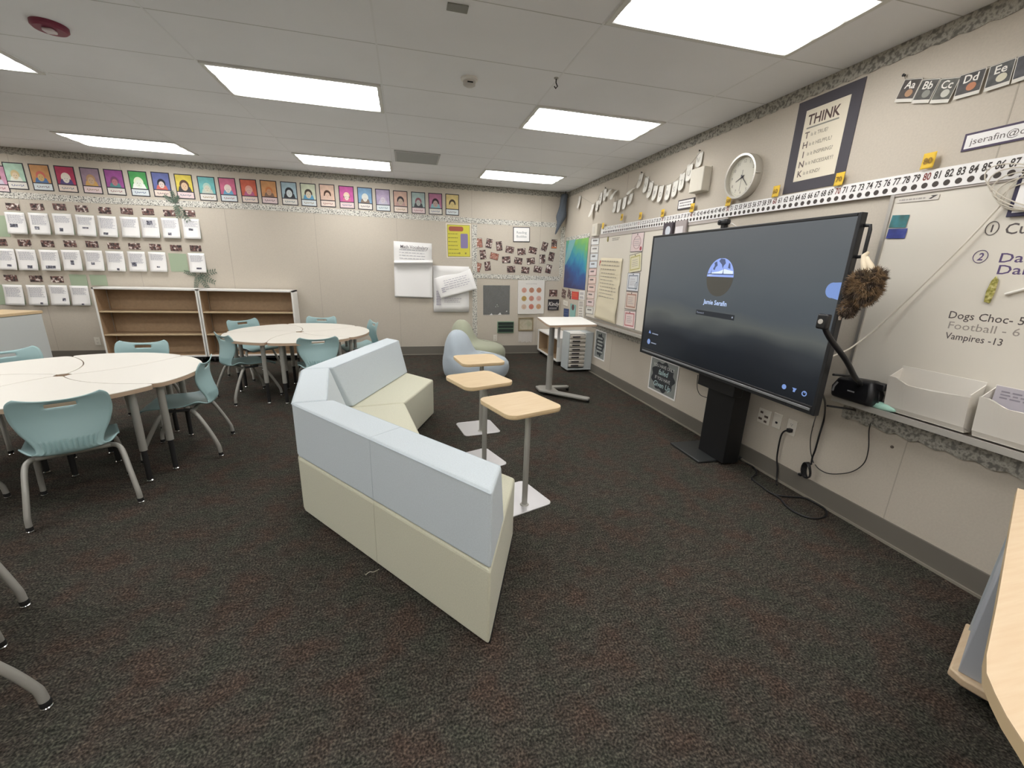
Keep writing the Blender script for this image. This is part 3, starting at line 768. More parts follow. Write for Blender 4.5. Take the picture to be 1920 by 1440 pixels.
# ---- portraits
SKIN = mat('drawn_skin', '#dcb99c', .8); SKIND = mat('drawn_skin_tan', '#b98a68', .8)
PORT = [  # px, py, background, hair, face, shirt, what it looks like
    (-6, 335, '#c98aa4', '#6a4a3a', '#dcb99c', '#c8c0d0', 'pink, cut by the left picture edge'),
    (29, 330, '#a9cdb4', '#cdb98a', '#e0c8a0', '#dfe2d2', 'pale green and teal with a yellow-haired figure'),
    (77, 333, '#c98a4e', '#c96a5c', '#d2a860', '#3a6aa6', 'rainbow arch over a blue figure'),
    (124, 336, '#b4284c', '#ddd2c4', '#e2d8cc', '#4a3a78', 'crimson with a white-faced figure in dark blue'),
    (171, 339, '#8f7488', '#b08c6a', '#c4a07c', '#d09a48', 'dull purple with an orange shirt'),
    (215.5, 342, '#98408e', '#7a4a6a', '#b86a72', '#3f8284', 'magenta with a teal shirt'),
    (260.5, 344.5, '#3fa24c', '#dfe6cc', '#e4eedb', '#eef2ea', 'bright green with a white figure'),
    (303, 346.5, '#5862a4', '#22222e', '#d8c4b8', '#cc5648', 'blue streaks around a black-haired figure in red'),
    (346, 350, '#e0c83e', '#5a4030', '#d8b088', '#2c2a30', 'bright yellow with a boy in a black shirt'),
    (388.5, 354, '#5fb4b4', '#a8c8bc', '#cfc8b0', '#b9c4b4', 'turquoise and green with a grey figure'),
    (427.5, 356, '#cc5a80', '#e8d4cc', '#e8d8cc', '#5aa0c8', 'rose pink with a light blue shirt'),
    (467, 358.5, '#d2573c', '#d8a090', '#e0a898', '#b84c7c', 'orange red with a pink figure'),
    (504.5, 360.5, '#d28f52', '#c07848', '#c89068', '#7c5a48', 'plain orange with a small brown figure'),
    (542.5, 363, '#9dbac6', '#2a2a30', '#cdd8d8', '#26262c', 'pale blue with a black-haired figure in black'),
    (578.5, 365.5, '#c6cdae', '#4a4038', '#d0c0a4', '#4a94c0', 'pale yellow with a short-haired figure in blue'),
    (614, 367, '#dcb49c', '#4c3428', '#dcb49c', '#d8b4a0', 'peach streaks with a dark brown bob of hair'),
    (650, 370, '#cc4c9c', '#e8ccb0', '#ead4c4', '#d8588c', 'hot pink with a blond figure'),
    (684.5, 372.5, '#719cc4', '#cfd4cc', '#d8d4c8', '#7c6858', 'sky blue with a pale figure in brown'),
    (718, 375.5, '#a998b8', '#b4a4bc', '#c8bcc8', '#b8b4c8', 'lilac all over'),
    (751, 378.5, '#c8a08c', '#3c3438', '#b8a08c', '#b48c84', 'orange and teal halves with a capped figure'),
    (784.5, 380.5, '#9cb4b0', '#8a5a62', '#aab0aa', '#3c3c40', 'grey teal with a red-brown hat'),
    (816.5, 382.5, '#b46a8c', '#3c2c34', '#b89a90', '#7fb4bc', 'mauve with a long dark-haired figure'),
    (848, 384, '#dcc078', '#4c4034', '#dcc078', '#d8bc74', 'ochre yellow with one dark curl, last at the right')]
PW, PH = .222, .325
def mute(h):
    c = [int(h[i:i+2], 16) for i in (1, 3, 5)]; g_ = sum(c) / 3
    return '#' + ''.join('%02x' % int(v * .78 + g_ * .12 + 19) for v in c)
for k, (px, py, bg, hr, fc, shc, look) in enumerate(PORT):
    bg, fc, shc = mute(bg), mute(fc), mute(shc)
    t = wthing('self_portrait', 'child portrait sheet, ' + look, 'portrait drawing', 'B', px, py, random.uniform(-.012, .012) + .005, .004, 'row of child self portraits')
    box(-PW/2, PW/2, -PH/2, PH/2, -.0015, 0).build('border_sheet', flat('#2e2c34'), t, smooth=0)
    box(-PW/2 + .012, PW/2 - .012, -PH/2 + .100, PH/2 - .012, 0, .0008).build('painting', mat('paint_wash_' + bg, bg, .85, noise=.14, nscale=14), t, smooth=0)
    box(-PW/2 + .012, PW/2 - .012, -PH/2 + .012, -PH/2 + .088, 0, .0008).build('name_strip', flat(['#d8c4c4', '#d9d4cc', '#cfd6d8', '#dcccc0'][k % 4]), t, smooth=0)
    s = 1.0 + .3 * random.random(); cy = -.0
    h = MB().disc(0, cy + .018, .046 * s, .0008, .0012, 20, .055 * s)
    if 'long' in look or 'bob' in look or 'blond' in look: h.box(-.046 * s, .046 * s, cy - .05, cy + .015, .0008, .0012)
    h.build('hair', flat(hr), t, smooth=0)
    MB().disc(0, cy, .032 * s, .0012, .0018, 18, .042 * s).build('face', flat(fc), t, smooth=0)
    sy = -PH/2 + .1005
    MB().prism([(-.066 * s, sy), (.066 * s, sy), (.052 * s, sy + .046 * s), (.02 * s, sy + .062 * s), (-.02 * s, sy + .062 * s), (-.052 * s, sy + .046 * s)], .0011, .0016).build('shirt', flat(shc), t, smooth=0)
    f = MB()
    for sx in (-1, 1): f.disc(sx * .012 * s, cy + .006, .004, .0018, .0021, 8)
    f.box(-.009, .009, cy - .021, cy - .018, .0018, .0021)
    f.build('facial_features', flat('#3a2c30'), t, smooth=0)
    wavy(MB(), -.07, .07, -PH/2 + .05, .012, .005, .0012, 40).build('name_lettering', flat(['#8a3a4a', '#4a5a8c', '#6a4a5c', '#3f6a7c', '#8a6a3a'][k % 5]), t, smooth=0)

# ---- writing sheets with their small photographs
def curled(w, h, curl, seedv=0):
    def fn(u, v):
        y = (v - .5) * h
        z = .003 + curl * (1 - v) ** 2.2 + .003 * math.sin(u * PI) * (1 - v)
        c = 1.0
        return ((u - .5) * w * c, y, z)
    return MB().grid(fn, 4, 8)
ORD = ['first', 'second', 'third', 'fourth', 'fifth', 'sixth', 'seventh', 'eighth', 'ninth', 'tenth']
def writing_sheet(px, py, label, pic):
    t = wthing('writing_sheet', label, 'sheet of paper', 'B', px, py, random.uniform(-.015, .015), .004, 'typed writing sheets')
    w, h = .215, .278
    box(-w/2 + .004, w/2 - .004, -h/2 + .01, h/2 + .004, -.003, -.0015).build('backing_sheet', M_GREENPAPER, t, smooth=0)
    curled(w, h, .030).build('paper', M_PAPER, t, smooth=180, solid=.0006)
    n = random.randint(7, 11)
    def zc(y):
        v = y / h + .5
        return .0045 + .030 * (1 - v) ** 2.2 + .003 * (1 - v)
    m = MB()
    for i in range(n):
        y = h/2 - .035 - i * .0125
        scribble_lines(m, -w/2 + .025, w/2 - .02, [y], .0055, zc(y) + .0006)
    m.build('printed_lines', M_GREYINK, t, smooth=0)
    if pic:
        cx, cy, pw, ph = pic
        z = zc(cy)
        MB().loft([[(cx - pw/2, cy - ph/2, zc(cy - ph/2)), (cx + pw/2, cy - ph/2, zc(cy - ph/2)), (cx + pw/2, cy + ph/2, zc(cy + ph/2)), (cx - pw/2, cy + ph/2, zc(cy + ph/2))],
                   [(cx - pw/2, cy - ph/2, zc(cy - ph/2) + .001), (cx + pw/2, cy - ph/2, zc(cy - ph/2) + .001), (cx + pw/2, cy + ph/2, zc(cy + ph/2) + .001), (cx - pw/2, cy + ph/2, zc(cy + ph/2) + .001)]]).build(
            'printed_picture', ramp_mat('printed_greys', [(0, '#25252c'), (.45, '#4a4a54'), (.55, '#7a7a86'), (.65, '#b0b0b8')], scale=40, rough=.6), t, smooth=0)
    return t
def photo(px, py, label, rot=0, w=.15, h=.10, m=None, group='small photographs over the writing sheets', wall='B', off=.004):
    o = MB().box(-w/2, w/2, -h/2, h/2, -.001, .0005).build('photo_print', m or M_PHOTO, smooth=0)
    o.location = on_wall(wall, px, py, off); o.rotation_euler = wall_rot(wall, rot)
    return tag(o, label, 'photograph', group)
def Za(x, y): return (x / 4, 240 + y / 4)
R1 = [(128, 715), (303, 720), (480, 724), (650, 733), (813, 740), (980, 745), (1130, 748), (1285, 752), (1440, 757)]
R2 = [(50, 985), (210, 990), (380, 993), (545, 993), (712, 995), (872, 1000), (1033, 1002), (1188, 1005), (1483, 1012)]
R3 = [(110, 1252), (285, 1254), (450, 1254), (607, 1257)]
PIC1 = [(-.03, -.03, .085, .045), (-.035, -.055, .05, .04), (-.03, -.07, .04, .045), (-.01, -.03, .07, .02), (-.03, -.095, .055, .03), None, (0, .065, .07, .055), (-.02, -.08, .045, .035), (-.01, -.01, .055, .03)]
PIC2 = [(.03, -.08, .05, .03), (.02, -.09, .055, .04), (.0, -.09, .11, .04), (0, -.03, .04, .06), (-.02, -.04, .04, .035), (.02, -.11, .03, .03), (-.04, -.04, .06, .055), (0, -.07, .04, .02), (.015, -.08, .065, .025)]
PIC3 = [None, (.04, -.11, .03, .025), (.05, -.06, .04, .04), (.02, -.12, .03, .02)]
for k, p in enumerate(R1): writing_sheet(*Za(*p), f'{ORD[k]} typed writing sheet from the left in the top row', PIC1[k])
for k, p in enumerate(R2): writing_sheet(*Za(*p), f'{ORD[k]} typed writing sheet from the left in the middle row' if k < 8 else 'last typed writing sheet of the middle row, right of the blank green sheet', PIC2[k])
for k, p in enumerate(R3): writing_sheet(*Za(*p), f'{ORD[k]} typed writing sheet from the left in the bottom row', PIC3[k])
for k, p in enumerate([(95, 590), (278, 592), (445, 592), (612, 605), (785, 618), (950, 623), (1110, 628), (1270, 638), (1420, 640)]):
    photo(*Za(*p), f'small dark photograph over the {ORD[k]} sheet of the top row', random.uniform(-.04, .04), .145, .085)
for k, p in enumerate([(0, 857), (183, 862), (357, 868), (525, 868), (690, 872), (852, 885), (1008, 887), (1165, 893), (1320, 900), (1467, 903)]):
    lab = f'small dark photograph over the {ORD[k]} sheet of the middle row' if k < 8 else ('small photograph over the blank green sheet in the middle row' if k == 8 else 'small photograph over the last sheet of the middle row')
    photo(*Za(*p), lab, random.uniform(-.04, .04), .145, .085)
for k, p in enumerate([(80, 1125), (270, 1130), (428, 1135)]):
    photo(*Za(*p), f'small dark photograph over the {ORD[k]} sheet of the bottom row', random.uniform(-.04, .04), .145, .085)
for (px, py, lab, w, h) in ((*Za(1340, 1010), 'blank sage green sheet in the middle row', .23, .26), (*Za(590, 1145), 'left blank sage green sheet just above the left bookcase', .2, .17),
                         (*Za(740, 1142), 'right blank sage green sheet just above the left bookcase', .2, .15), (*Za(0, 735), 'blank sage green sheet at the left picture edge, top row', .17, .27),
                         (*Za(-30, 1250), 'blank sage green sheet at the left picture edge, bottom row', .2, .27)):
    o = box(-w/2, w/2, -h/2, h/2, -.001, .0008).build('green_sheet', M_GREENPAPER, smooth=0)
    o.location = on_wall('B', px, py, .003); o.rotation_euler = ROT_B
    tag(o, lab, 'sheet of paper', 'blank green sheets')
M_LEAF = mat('artificial_leaf', '#56695a', .6)
def leaf_spray(px, py, angs, label, ln=.2):
    t = wthing('leaf_spray', label, 'leaf decoration', 'B', px, py, 0, .012, 'paper leaf decorations')
    for k, (a, l) in enumerate(angs):
        a = math.radians(a); d = Vector((math.cos(a), math.sin(a), 0)); q = Vector((-d.y, d.x, 0))
        m = MB(); st = MB(); n = 7
        st.tube([(0, 0, 0), tuple(d * l * ln * .5 + Vector((0, 0, .01))), tuple(d * l * ln)], .0025, 6)
        for i in range(1, n + 1):
            c = d * (l * ln * i / n)
            for s in (-1, 1):
                e = c + (d * .6 + q * s).normalized() * (.055 * (1 - .5 * abs(i / n - .45)) * l); w = d * .009
                b = len(m.v); m.v += [tuple(c), tuple((c + e) / 2 - w + Vector((0, 0, .006))), tuple(e + Vector((0, 0, .01))), tuple((c + e) / 2 + w + Vector((0, 0, .006)))]
                m.f.append((b, b + 1, b + 2, b + 3))
        f = m.build('leaflets', M_LEAF, t, smooth=0, solid=.001); st.build('stem', M_LEAF, f)
leaf_spray(328, 381, [(95, .75), (140, .7), (60, .55), (-60, 1.25), (-85, .9)], 'green leaf spray pinned over the portrait border near the writing sheets')
leaf_spray(371, 516, [(165, .8), (15, 1.2), (-25, 1.1), (-60, 1.0), (-105, .9)], 'green leaf spray hanging just above the bookcases')

# ---- charts and posters right of the bare wall
def Zc(x, y): return (720 + x / 9, 430 + y / 9)
c, w, h, r = quad('B', Zc(140, 200), Zc(800, 235), Zc(190, 1145))
t = thing('chart_paper', 'large white chart paper headed Math Vocabulary with a drooping fold', 'chart paper', (c.x, YB - .004, c.z), wall_rot('B', -.02))
w *= .98
curled(w, h, .02).build('back_sheet', M_PAPER, t, smooth=180, solid=.0006)
def flap(u, v):
    y = -h/2 + .012 + v * h * .70
    b = .012 + .085 * math.exp(-((v - .93) / .06) ** 2) + .030 * (1 - v) ** 1.5
    return ((u - .5) * w * 1.01 + .006, y - .10 * (1 - u) * max(0, v - .55), b + .004 * math.sin(u * 9 + v * 5))
MB().grid(flap, 10, 40).build('front_sheet', M_PAPER, t, smooth=180, solid=.0006)
text_into(MB(), 'Math Vocabulary', .02, h/2 - .075, .05, .026, bold=.0006, sx=.95).build('heading', flat('#6a6468'), t, smooth=0)
m = MB(); scribble_lines(m, -w*.36, w*.36, [h/2 - .125 - .045 * i for i in range(4)], .008, .012); m.build('handwriting', flat('#a9a9b0'), t, smooth=0)
c, w, h, r = quad('B', Zc(828, 600), Zc(1440, 640), Zc(832, 1380))
t = thing('chart_paper', 'white chart paper low on the wall, its lower left written in purple', 'chart paper', (c.x, YB - .005, c.z), ROT_B)
curled(w, h, .015).build('sheet', M_PAPER, t, smooth=180, solid=.0006)
m = MB(); scribble_lines(m, -w*.42, -w*.28, [-h*.05 - .028 * i for i in range(9)], .014, .028); scribble_lines(m, -w*.2, w*.3, [-h*.2 - .03 * i for i in range(3)], .006, .028)
m.build('handwriting', flat('#9c94a8'), t, smooth=0)
a = on_wall('B', *Zc(1210, 915), .05)
t = thing('chart_paper', 'loose chart paper hanging askew over the low chart', 'chart paper', a, wall_rot('B', .27))
w, h = wsize('B', Zc(830, 740), Zc(1460, 630)), .36
MB().grid(lambda u, v: ((u - .5) * w - .02 * (v - .5), (v - .5) * h, .022 * (1 - v) - .048 * v ** 3 + .006 * math.sin(u * 7)), 10, 12).build('sheet', M_PAPER, t, smooth=180, solid=.0006)
m = MB(); scribble_lines(m, -w*.3, w*.4, [.09, .055, .02, -.02, -.055], .007, .022); scribble_lines(m, -w*.40, -w*.30, [-.02, -.05, -.08], .014, .026)
m.build('handwriting', flat('#a4a0b0'), t, smooth=0)

t, w, h = qthing('rules_poster', 'yellow poster with a purple box beside the photo cluster', 'poster', 'B', Zc(1045, -105), Zc(1470, -90), Zc(1055, 480), .004)
box(-w/2, w/2, -h/2, h/2, -.001, .0005).build('border_sheet', M_CREAM, t, smooth=0)
box(-w/2 + .02, w/2 - .02, -h/2 + .02, h/2 - .02, .0005, .001).build('outline', flat('#55503a'), t, smooth=0)
box(-w/2 + .025, w/2 - .025, -h/2 + .026, h/2 - .026, .001, .0014).build('yellow_sheet', flat('#cfc64a'), t, smooth=0)
MB().prism(rounded_rect(w * .58, .075, .03, cx=-w * .1, cy=h/2 - .085), .0014, .002).build('red_banner', flat('#a25a48'), t, smooth=0)
MB().prism(rounded_rect(.125, .235, .02, cx=w * .22, cy=-.0), .0014, .002).build('purple_box', flat('#857aa0'), t, smooth=0)
m = MB(); scribble_lines(m, -w * .42, w * .04, [h * .2 - .062 * i for i in range(6)], .010, .0022); m.build('lettering', flat('#6a6a3a'), t, smooth=0)
m = MB()
for q in (.02, .30):
    for k in range(5): m.disc(w * q * .9 + .01 * math.cos(k * 1.257), -h * .36 + .01 * math.sin(k * 1.257), .006, .0014, .0022, 8)
m.build('flowers', flat('#6a5a48'), t, smooth=0)

def Zd(x, y): return (880 + x / 10.667, 410 + y / 10.667)
t, w, h = qthing('framed_sign', 'framed white sign reading Reading Buddies above the photo cluster', 'sign', 'B', Zd(878, 165), Zd(1212, 172), Zd(872, 465), .004)
box(-w/2, w/2, -h/2, h/2, -.001, .006).build('frame', flat('#3c3a40'), t, bevel=.002)
box(-w/2 + .012, w/2 - .012, -h/2 + .012, h/2 - .012, .006, .0068).build('sheet', M_PAPER, t, smooth=0)
m = text_into(MB(), 'Reading', 0, .035, .042, .0075); text_into(m, 'Buddies', 0, -.03, .042, .0075); m.build('lettering', flat('#8a9092'), t, smooth=0)
BUD = [(200, 485, 0, -7, 1, 'reddish, top left of the cluster'), (395, 495, 0, 10, 0, 'upright, second in the top arc'), (597, 548, 0, -8, 0, 'upright, third in the top arc'),
       (810, 622, 1, 7, 0, 'wide, left of the three under the sign'), (1043, 660, 1, -5, 0, 'wide, middle of the three under the sign'), (1270, 635, 1, 10, 0, 'wide, right of the three under the sign'),
       (1505, 560, 0, 14, 0, 'upright and tilted, second from the right in the top arc'), (1697, 507, 0, 0, 2, 'upright with an orange foot, top right of the cluster'), (272, 718, 0, -7, 0, 'upright, left end of the second row'),
       (500, 752, 1, 12, 1, 'wide and reddish, second row'), (738, 822, 1, -5, 0, 'wide, third in the second row'), (978, 845, 1, 6, 0, 'wide with a white lower band, centre of the second row'),
       (1230, 848, 1, -8, 0, 'wide with a pale diagonal, right of centre in the second row'), (1462, 808, 0, -3, 0, 'upright and mauve, second from the right in the second row'), (1640, 760, 0, 10, 0, 'upright, right end of the second row'),
       (170, 970, 0, 15, 1, 'upright and red, bottom left of the cluster'), (365, 950, 0, -8, 0, 'upright, second in the bottom row'), (835, 1012, 1, -3, 0, 'wide, third in the bottom row'),
       (1120, 1030, 1, 4, 0, 'wide, fourth in the bottom row'), (1368, 1015, 1, 8, 0, 'wide, fifth in the bottom row'), (1585, 1005, 0, 12, 0, 'upright, bottom right of the cluster')]
for x, y, land, rot, red, lab in BUD:
    px, py = Zd(x, y)
    w, h = (.148, .110) if land else (.104, .152)
    t = wthing('buddy_photo', 'small buddy photo, ' + lab, 'photograph', 'B', px, py, math.radians(-rot), .004, 'cluster of buddy photos')
    box(-w/2, w/2, -h/2, h/2, -.001, .0003).build('backing', flat('#463c3c'), t, smooth=0)
    box(-w/2 + .005, w/2 - .005, -h/2 + .005, h/2 - .005, .0003, .001).build('print', M_PHOTORED if red == 1 else M_PHOTO, t, smooth=0)
    if red == 2: box(-w/2 + .005, w/2 - .005, -h/2 + .004, -h/2 + .03, .001, .0015).build('orange_strip', flat('#c87850'), t, smooth=0)

def Ze(x, y): return (880 + x / 10.667, 520 + y / 10.667)
t, w, h = qthing('plastic_sleeve', 'wrinkled shiny plastic sleeve over a dark grey sheet, lower back wall', 'plastic sleeve', 'B', Ze(265, 155), Ze(808, 158), Ze(280, 770), .004)
box(-w/2 + .004, w/2 - .004, -h/2 + .02, h/2 - .004, -.001, .001).build('grey_sheet', mat('charcoal_sheet', '#4a4a46', .8, noise=.15, nscale=25), t, smooth=0)
def wr(u, v):
    z = .012 + .012 * math.sin((u - .15) * 10 + v * 4) * (1 - v) + .009 * math.sin((u + v) * 13) * v + .004 * math.sin(u * 31 - v * 17)
    return ((u - .5) * w, (v - .5) * h, max(.003, z))
pm = mat('clear_plastic', '#ffffff', .12)
_b = pm.node_tree.nodes['Principled BSDF']; _b.inputs['Alpha'].default_value = .10
MB().grid(wr, 24, 24).build('plastic_film', pm, t, smooth=180)
m = MB()
for x0, y0, s in ((.12, -.46, .035), (-.2, -.47, .03), (.38, -.36, .016), (.02, -.14, .008), (-.03, -.2, .007), (.05, -.19, .007)): m.prism([(w * x0 - s, h * y0 - .005), (w * x0 + s, h * y0 - .005), (w * x0 + s * .3, h * y0 + s)], .0012, .0018)
m.build('torn_paper_scraps', M_PAPER, t, smooth=0)
t, w, h = qthing('faces_poster', 'white poster board with nine round child faces in three rows', 'poster', 'B', Ze(970, 58), Ze(1500, 58), Ze(962, 735), .004)
box(-w/2, w/2, -h/2, h/2, -.001, .022).build('board', mat('poster_board', '#dedad4', .6), t, bevel=.003)
text_into(MB(), 'how are you feeling?', 0, h * .40, .018, .0228).build('heading', flat('#8a8a88'), t, smooth=0)
FC = ['#cf9c8c', '#b5836c', '#b98468', '#b59a5e', '#c68c7c', '#d4aea2', '#cdb4a0', '#c47c6c', '#c69c78']
for k in range(9):
    cx, cy = (-.27 + .28 * (k % 3)) * w, (.21 - .245 * (k // 3)) * h
    o = MB().disc(cx, cy, .047, .022, .0232, 24).build('round_face', flat(FC[k]), t, smooth=0)
    f = MB()
    for s in (-1, 1): f.disc(cx + s * .014, cy + .008, .004, .0232, .0238, 8)
    f.box(cx - .014, cx + .014, cy - .02, cy - .015, .0232, .0238); f.build('facial_features', flat('#7a4c40'), o, smooth=0)
photo(*Ze(1678, 315), 'small photograph over the black kindness sign near the corner', 0, .155, .12, M_PHOTO, 'pictures by the corner')
t, w, h = qthing('lettered_sign', 'small black square sign with white brush lettering near the corner', 'sign', 'B', Ze(1572, 440), Ze(1785, 440), Ze(1565, 655), .004)
box(-w/2, w/2, -h/2, h/2, -.001, .03).build('board', flat('#2c2b30'), t, bevel=.003)
m = text_into(MB(), 'Kindy', 0, .02, .075, .0306, shear=.15, sx=.85, bold=.001); scribble_lines(m, -w*.4, w*.42, [-.055, -.072], .006, .0306); m.build('lettering', flat('#dcd8d4'), t, smooth=0)
t, w, h = qthing('green_slot_rack', 'small green rack with dark slots low on the back wall', 'rack', 'B', Ze(558, 882), Ze(886, 880), Ze(558, 1110), .004)
box(-w/2, w/2, -h/2, h/2, -.001, .02).build('back_board', flat('#6f8a72'), t, bevel=.003)
for q, hh in ((.30, .032), (.02, .030), (-.30, .036)): box(-w/2 + .012, w/2 - .012, q * h - hh / 2 - .005, q * h + hh / 2 + .012, .02, .026).build('slot', flat('#1f2d27'), t, smooth=0)
t, w, h = qthing('picture_frame', 'beige framed picture low on the back wall above the clear pocket', 'framed picture', 'B', Ze(978, 805), Ze(1275, 800), Ze(978, 1068), .004)
f = MB()
for x0, x1, y0, y1 in ((-w/2, w/2, -h/2, -h/2 + .02), (-w/2, w/2, h/2 - .02, h/2), (-w/2, -w/2 + .02, -h/2 + .02, h/2 - .02), (w/2 - .02, w/2, -h/2 + .02, h/2 - .02)): f.box(x0, x1, y0, y1, 0, .02)
f.build('frame', flat('#8f8064'), t, bevel=.002)
box(-w/2 + .018, w/2 - .018, -h/2 + .018, h/2 - .018, 0, .006).build('picture', ramp_mat('faded_picture', [(.3, '#a39a80'), (.5, '#bdb5a0'), (.7, '#a9a68e')], scale=9), t, smooth=0)
t, w, h = qthing('clear_pocket', 'clear pocket of fringed paper strips under the beige frame', 'paper pocket', 'B', Ze(975, 1085), Ze(1255, 1085), Ze(980, 1300), .004)
for k in range(9):
    x = -w/2 + .02 + k * (w - .04) / 8; box(x - .011, x + .009, -h/2 + .01 + .012 * math.sin(k * 2.1), h/2, .0015 * (k % 2), .0015 * (k % 2) + .001).build('paper_strip', flat('#d6d0c8'), t, smooth=0)
MB().grid(lambda u, v: ((u - .5) * w, (v - .5) * h, .008 + .012 * (1 - v)), 4, 4).build('plastic_front', pm, t, smooth=180)

def outlet(name, label, wall, tl, tr, bl, kind):
    t, w, h = qthing(name, label, 'wall outlet', wall, tl, tr, bl, .002, 'wall plates', straight=True)
    w, h = (.075 if kind != 'data' else .115), .118
    box(-w/2, w/2, -h/2, h/2, -.001, .006).build('cover_plate', mat('ivory_plate', '#ded8cc', .4), t, bevel=.002)
    if kind == 'power':
        for s in (-1, 1):
            r_ = MB().prism(rounded_rect(.034, .030, .008, cy=s * .022), .006, .008).build('receptacle', mat('ivory_plate', '#ded8cc', .4), t)
            m = MB()
            for q in (-1, 1): m.box(q * .007 - .0012, q * .007 + .0012, s * .022 - .001, s * .022 + .009, .008, .0086)
            m.disc(0, s * .022 - .008, .003, .008, .0086, 10); m.build('slot', M_INK, r_, smooth=0)
    elif kind == 'jack': MB().box(-.009, .009, -.022, -.006, .006, .009).build('jack', M_INK, t)
    else:
        for q, z, ww in ((-.025, .03, .026), (-.03, -.025, .034), (.024, .005, .036), (.022, -.035, .026)):
            MB().box(q - ww / 2, q + ww / 2, z - .009, z + .009, .006, .0095).build('jack', flat('#5a4c44'), t, bevel=.002)
    return t
outlet('wall_outlet', 'ivory wall outlet behind the left edge of the left bookcase', 'B', (177, 632), (188, 632), (178.5, 647), 'power')
outlet('wall_outlet', 'ivory wall outlet behind the sage green bean bag', 'B', Ze(475, 1160), Ze(555, 1160), Ze(475, 1262), 'power')

# cloth hanging in the corner
t = thing('hanging_cloth', 'dark blue-grey cloth bunched and hanging in the ceiling corner', 'cloth', (XR - .10, YB - .10, 2.80))
rings = []
for k, (z, w_, d_, ox_) in enumerate(((0, .06, .04, .03), (-.06, .06, .045, 0), (-.16, .055, .05, -.01), (-.28, .07, .05, -.02), (-.36, .095, .055, -.02), (-.43, .08, .05, -.03), (-.48, .04, .035, -.04), (-.60, .022, .02, -.09), (-.68, .012, .012, -.12))):
    rings.append([(ox_ + w_ * math.cos(a) * (1 + .18 * math.sin(3 * a + k)), d_ * math.sin(a) * (1 + .2 * math.cos(4 * a + k * 1.3)), z) for a in [2 * PI * i / 18 for i in range(18)]])
MB().loft(rings).build('cloth', mat('slate_cloth', '#5b626b', .9), t, smooth=180, subsurf=1)
MB().tube([(.03, 0, .03), (.03, 0, 0)], .006, 8).build('pin', M_DARK, t)

# ================================================================== the right wall
# local X of a right-wall frame runs towards -y (the viewer's right), local Y up, local Z into the room
def whiteboard(label, y_far, y_near, z0, z1, tray_z):
    t = thing('whiteboard', label, 'whiteboard', (XR, (y_far + y_near) / 2, (z0 + z1) / 2), ROT_R)
    w, h = y_far - y_near, z1 - z0
    box(-w/2, w/2, -h/2, h/2, 0, .012).build('writing_surface', mat('whiteboard_enamel', '#dcd6ca', .28), t, smooth=0)
    f = MB()
    f.box(-w/2 - .02, -w/2, -h/2 - .02, h/2 + .02, 0, .022); f.box(w/2, w/2 + .02, -h/2 - .02, h/2 + .02, 0, .022); f.box(-w/2, w/2, -h/2 - .02, -h/2, 0, .022)
    f.build('frame', M_ALU, t, smooth=0)
    box(-w/2, w/2, h/2, h/2 + .045, 0, .02).build('map_rail', mat('rail_grey', '#b9b0aa', .5), t, smooth=0)
    dz = tray_z - (z0 + z1) / 2
    tr = MB(); tr.box(-w/2, w/2, dz - .012, dz, 0, .105); tr.box(-w/2, w/2, dz - .02, dz + .014, .105, .115); tr.box(-w/2, w/2, dz - .05, dz - .012, 0, .012)
    tr.build('marker_tray', mat('tray_aluminium', '#c9c5bf', .3, metal=.5), t, smooth=0)
    return t
WBL = whiteboard('left whiteboard hung with cards and certificates, half hidden by the television', 6.20, 3.35, .84, 2.0, .80)
WBR = whiteboard('right whiteboard with handwriting, running out of the picture', 2.0, -.55, .835, 2.0, .79)
def wb_local(px, py, off=.014):
    p = right_pt(px, py, off); return (-(p.y - .725), p.z - (.835 + 2.0) / 2)
INKP = mat('marker_purple', '#5a4a72', .6); INKG = mat('marker_grey', '#57504e', .6)
m = MB()
x, y = wb_local(1860, 428); text_into(m, '1', x, y, .034, .0125, bold=.001)
ring = [(x + .024 * math.cos(a), y + .031 * math.sin(a), .0135) for a in [2 * PI * k / 24 for k in range(25)]]; m.tube(ring, .0018, 5)
x2, y2 = wb_local(1884, 429); text_into(m, 'Cu', x2, y2, .050, .0125, align='LEFT', bold=.0006, sx=1.0)
m.build('marker_text', INKG, WBR, smooth=0)
m = MB()
x, y = wb_local(1838, 481); text_into(m, '2', x, y, .036, .0125, bold=.001, shear=.15, sx=.9)
m.tube([(x + .028 * math.cos(a), y + .030 * math.sin(a), .0135) for a in [2 * PI * k / 24 for k in range(25)]], .0016, 5)
x2, y2 = wb_local(1872, 483); text_into(m, 'Daily', x2, y2, .044, .0125, align='LEFT', bold=.0004, sx=1.25)
x2, y2 = wb_local(1868, 505); text_into(m, 'Daily', x2, y2, .044, .0125, align='LEFT', bold=.0004, sx=1.25)
m.build('marker_text', INKP, WBR, smooth=0)
m = MB()
for s_, px, py, hh, sx_ in (('Dogs Choc- 5', 1779, 587, .038, .97), ('Vampires -13', 1773, 626, .034, .90)):
    x, y = wb_local(px, py); text_into(m, s_, x, y - .006, hh, .0125, align='LEFT', bold=.0003, sx=sx_)
m.build('marker_text', INKG, WBR, smooth=0)
m = MB(); x, y = wb_local(1777, 607); text_into(m, 'Football - 6', x, y - .004, .038, .0125, align='LEFT', sx=1.14)
m.build('faded_text', mat('marker_faded', '#9c948c', .6), WBR, smooth=0)

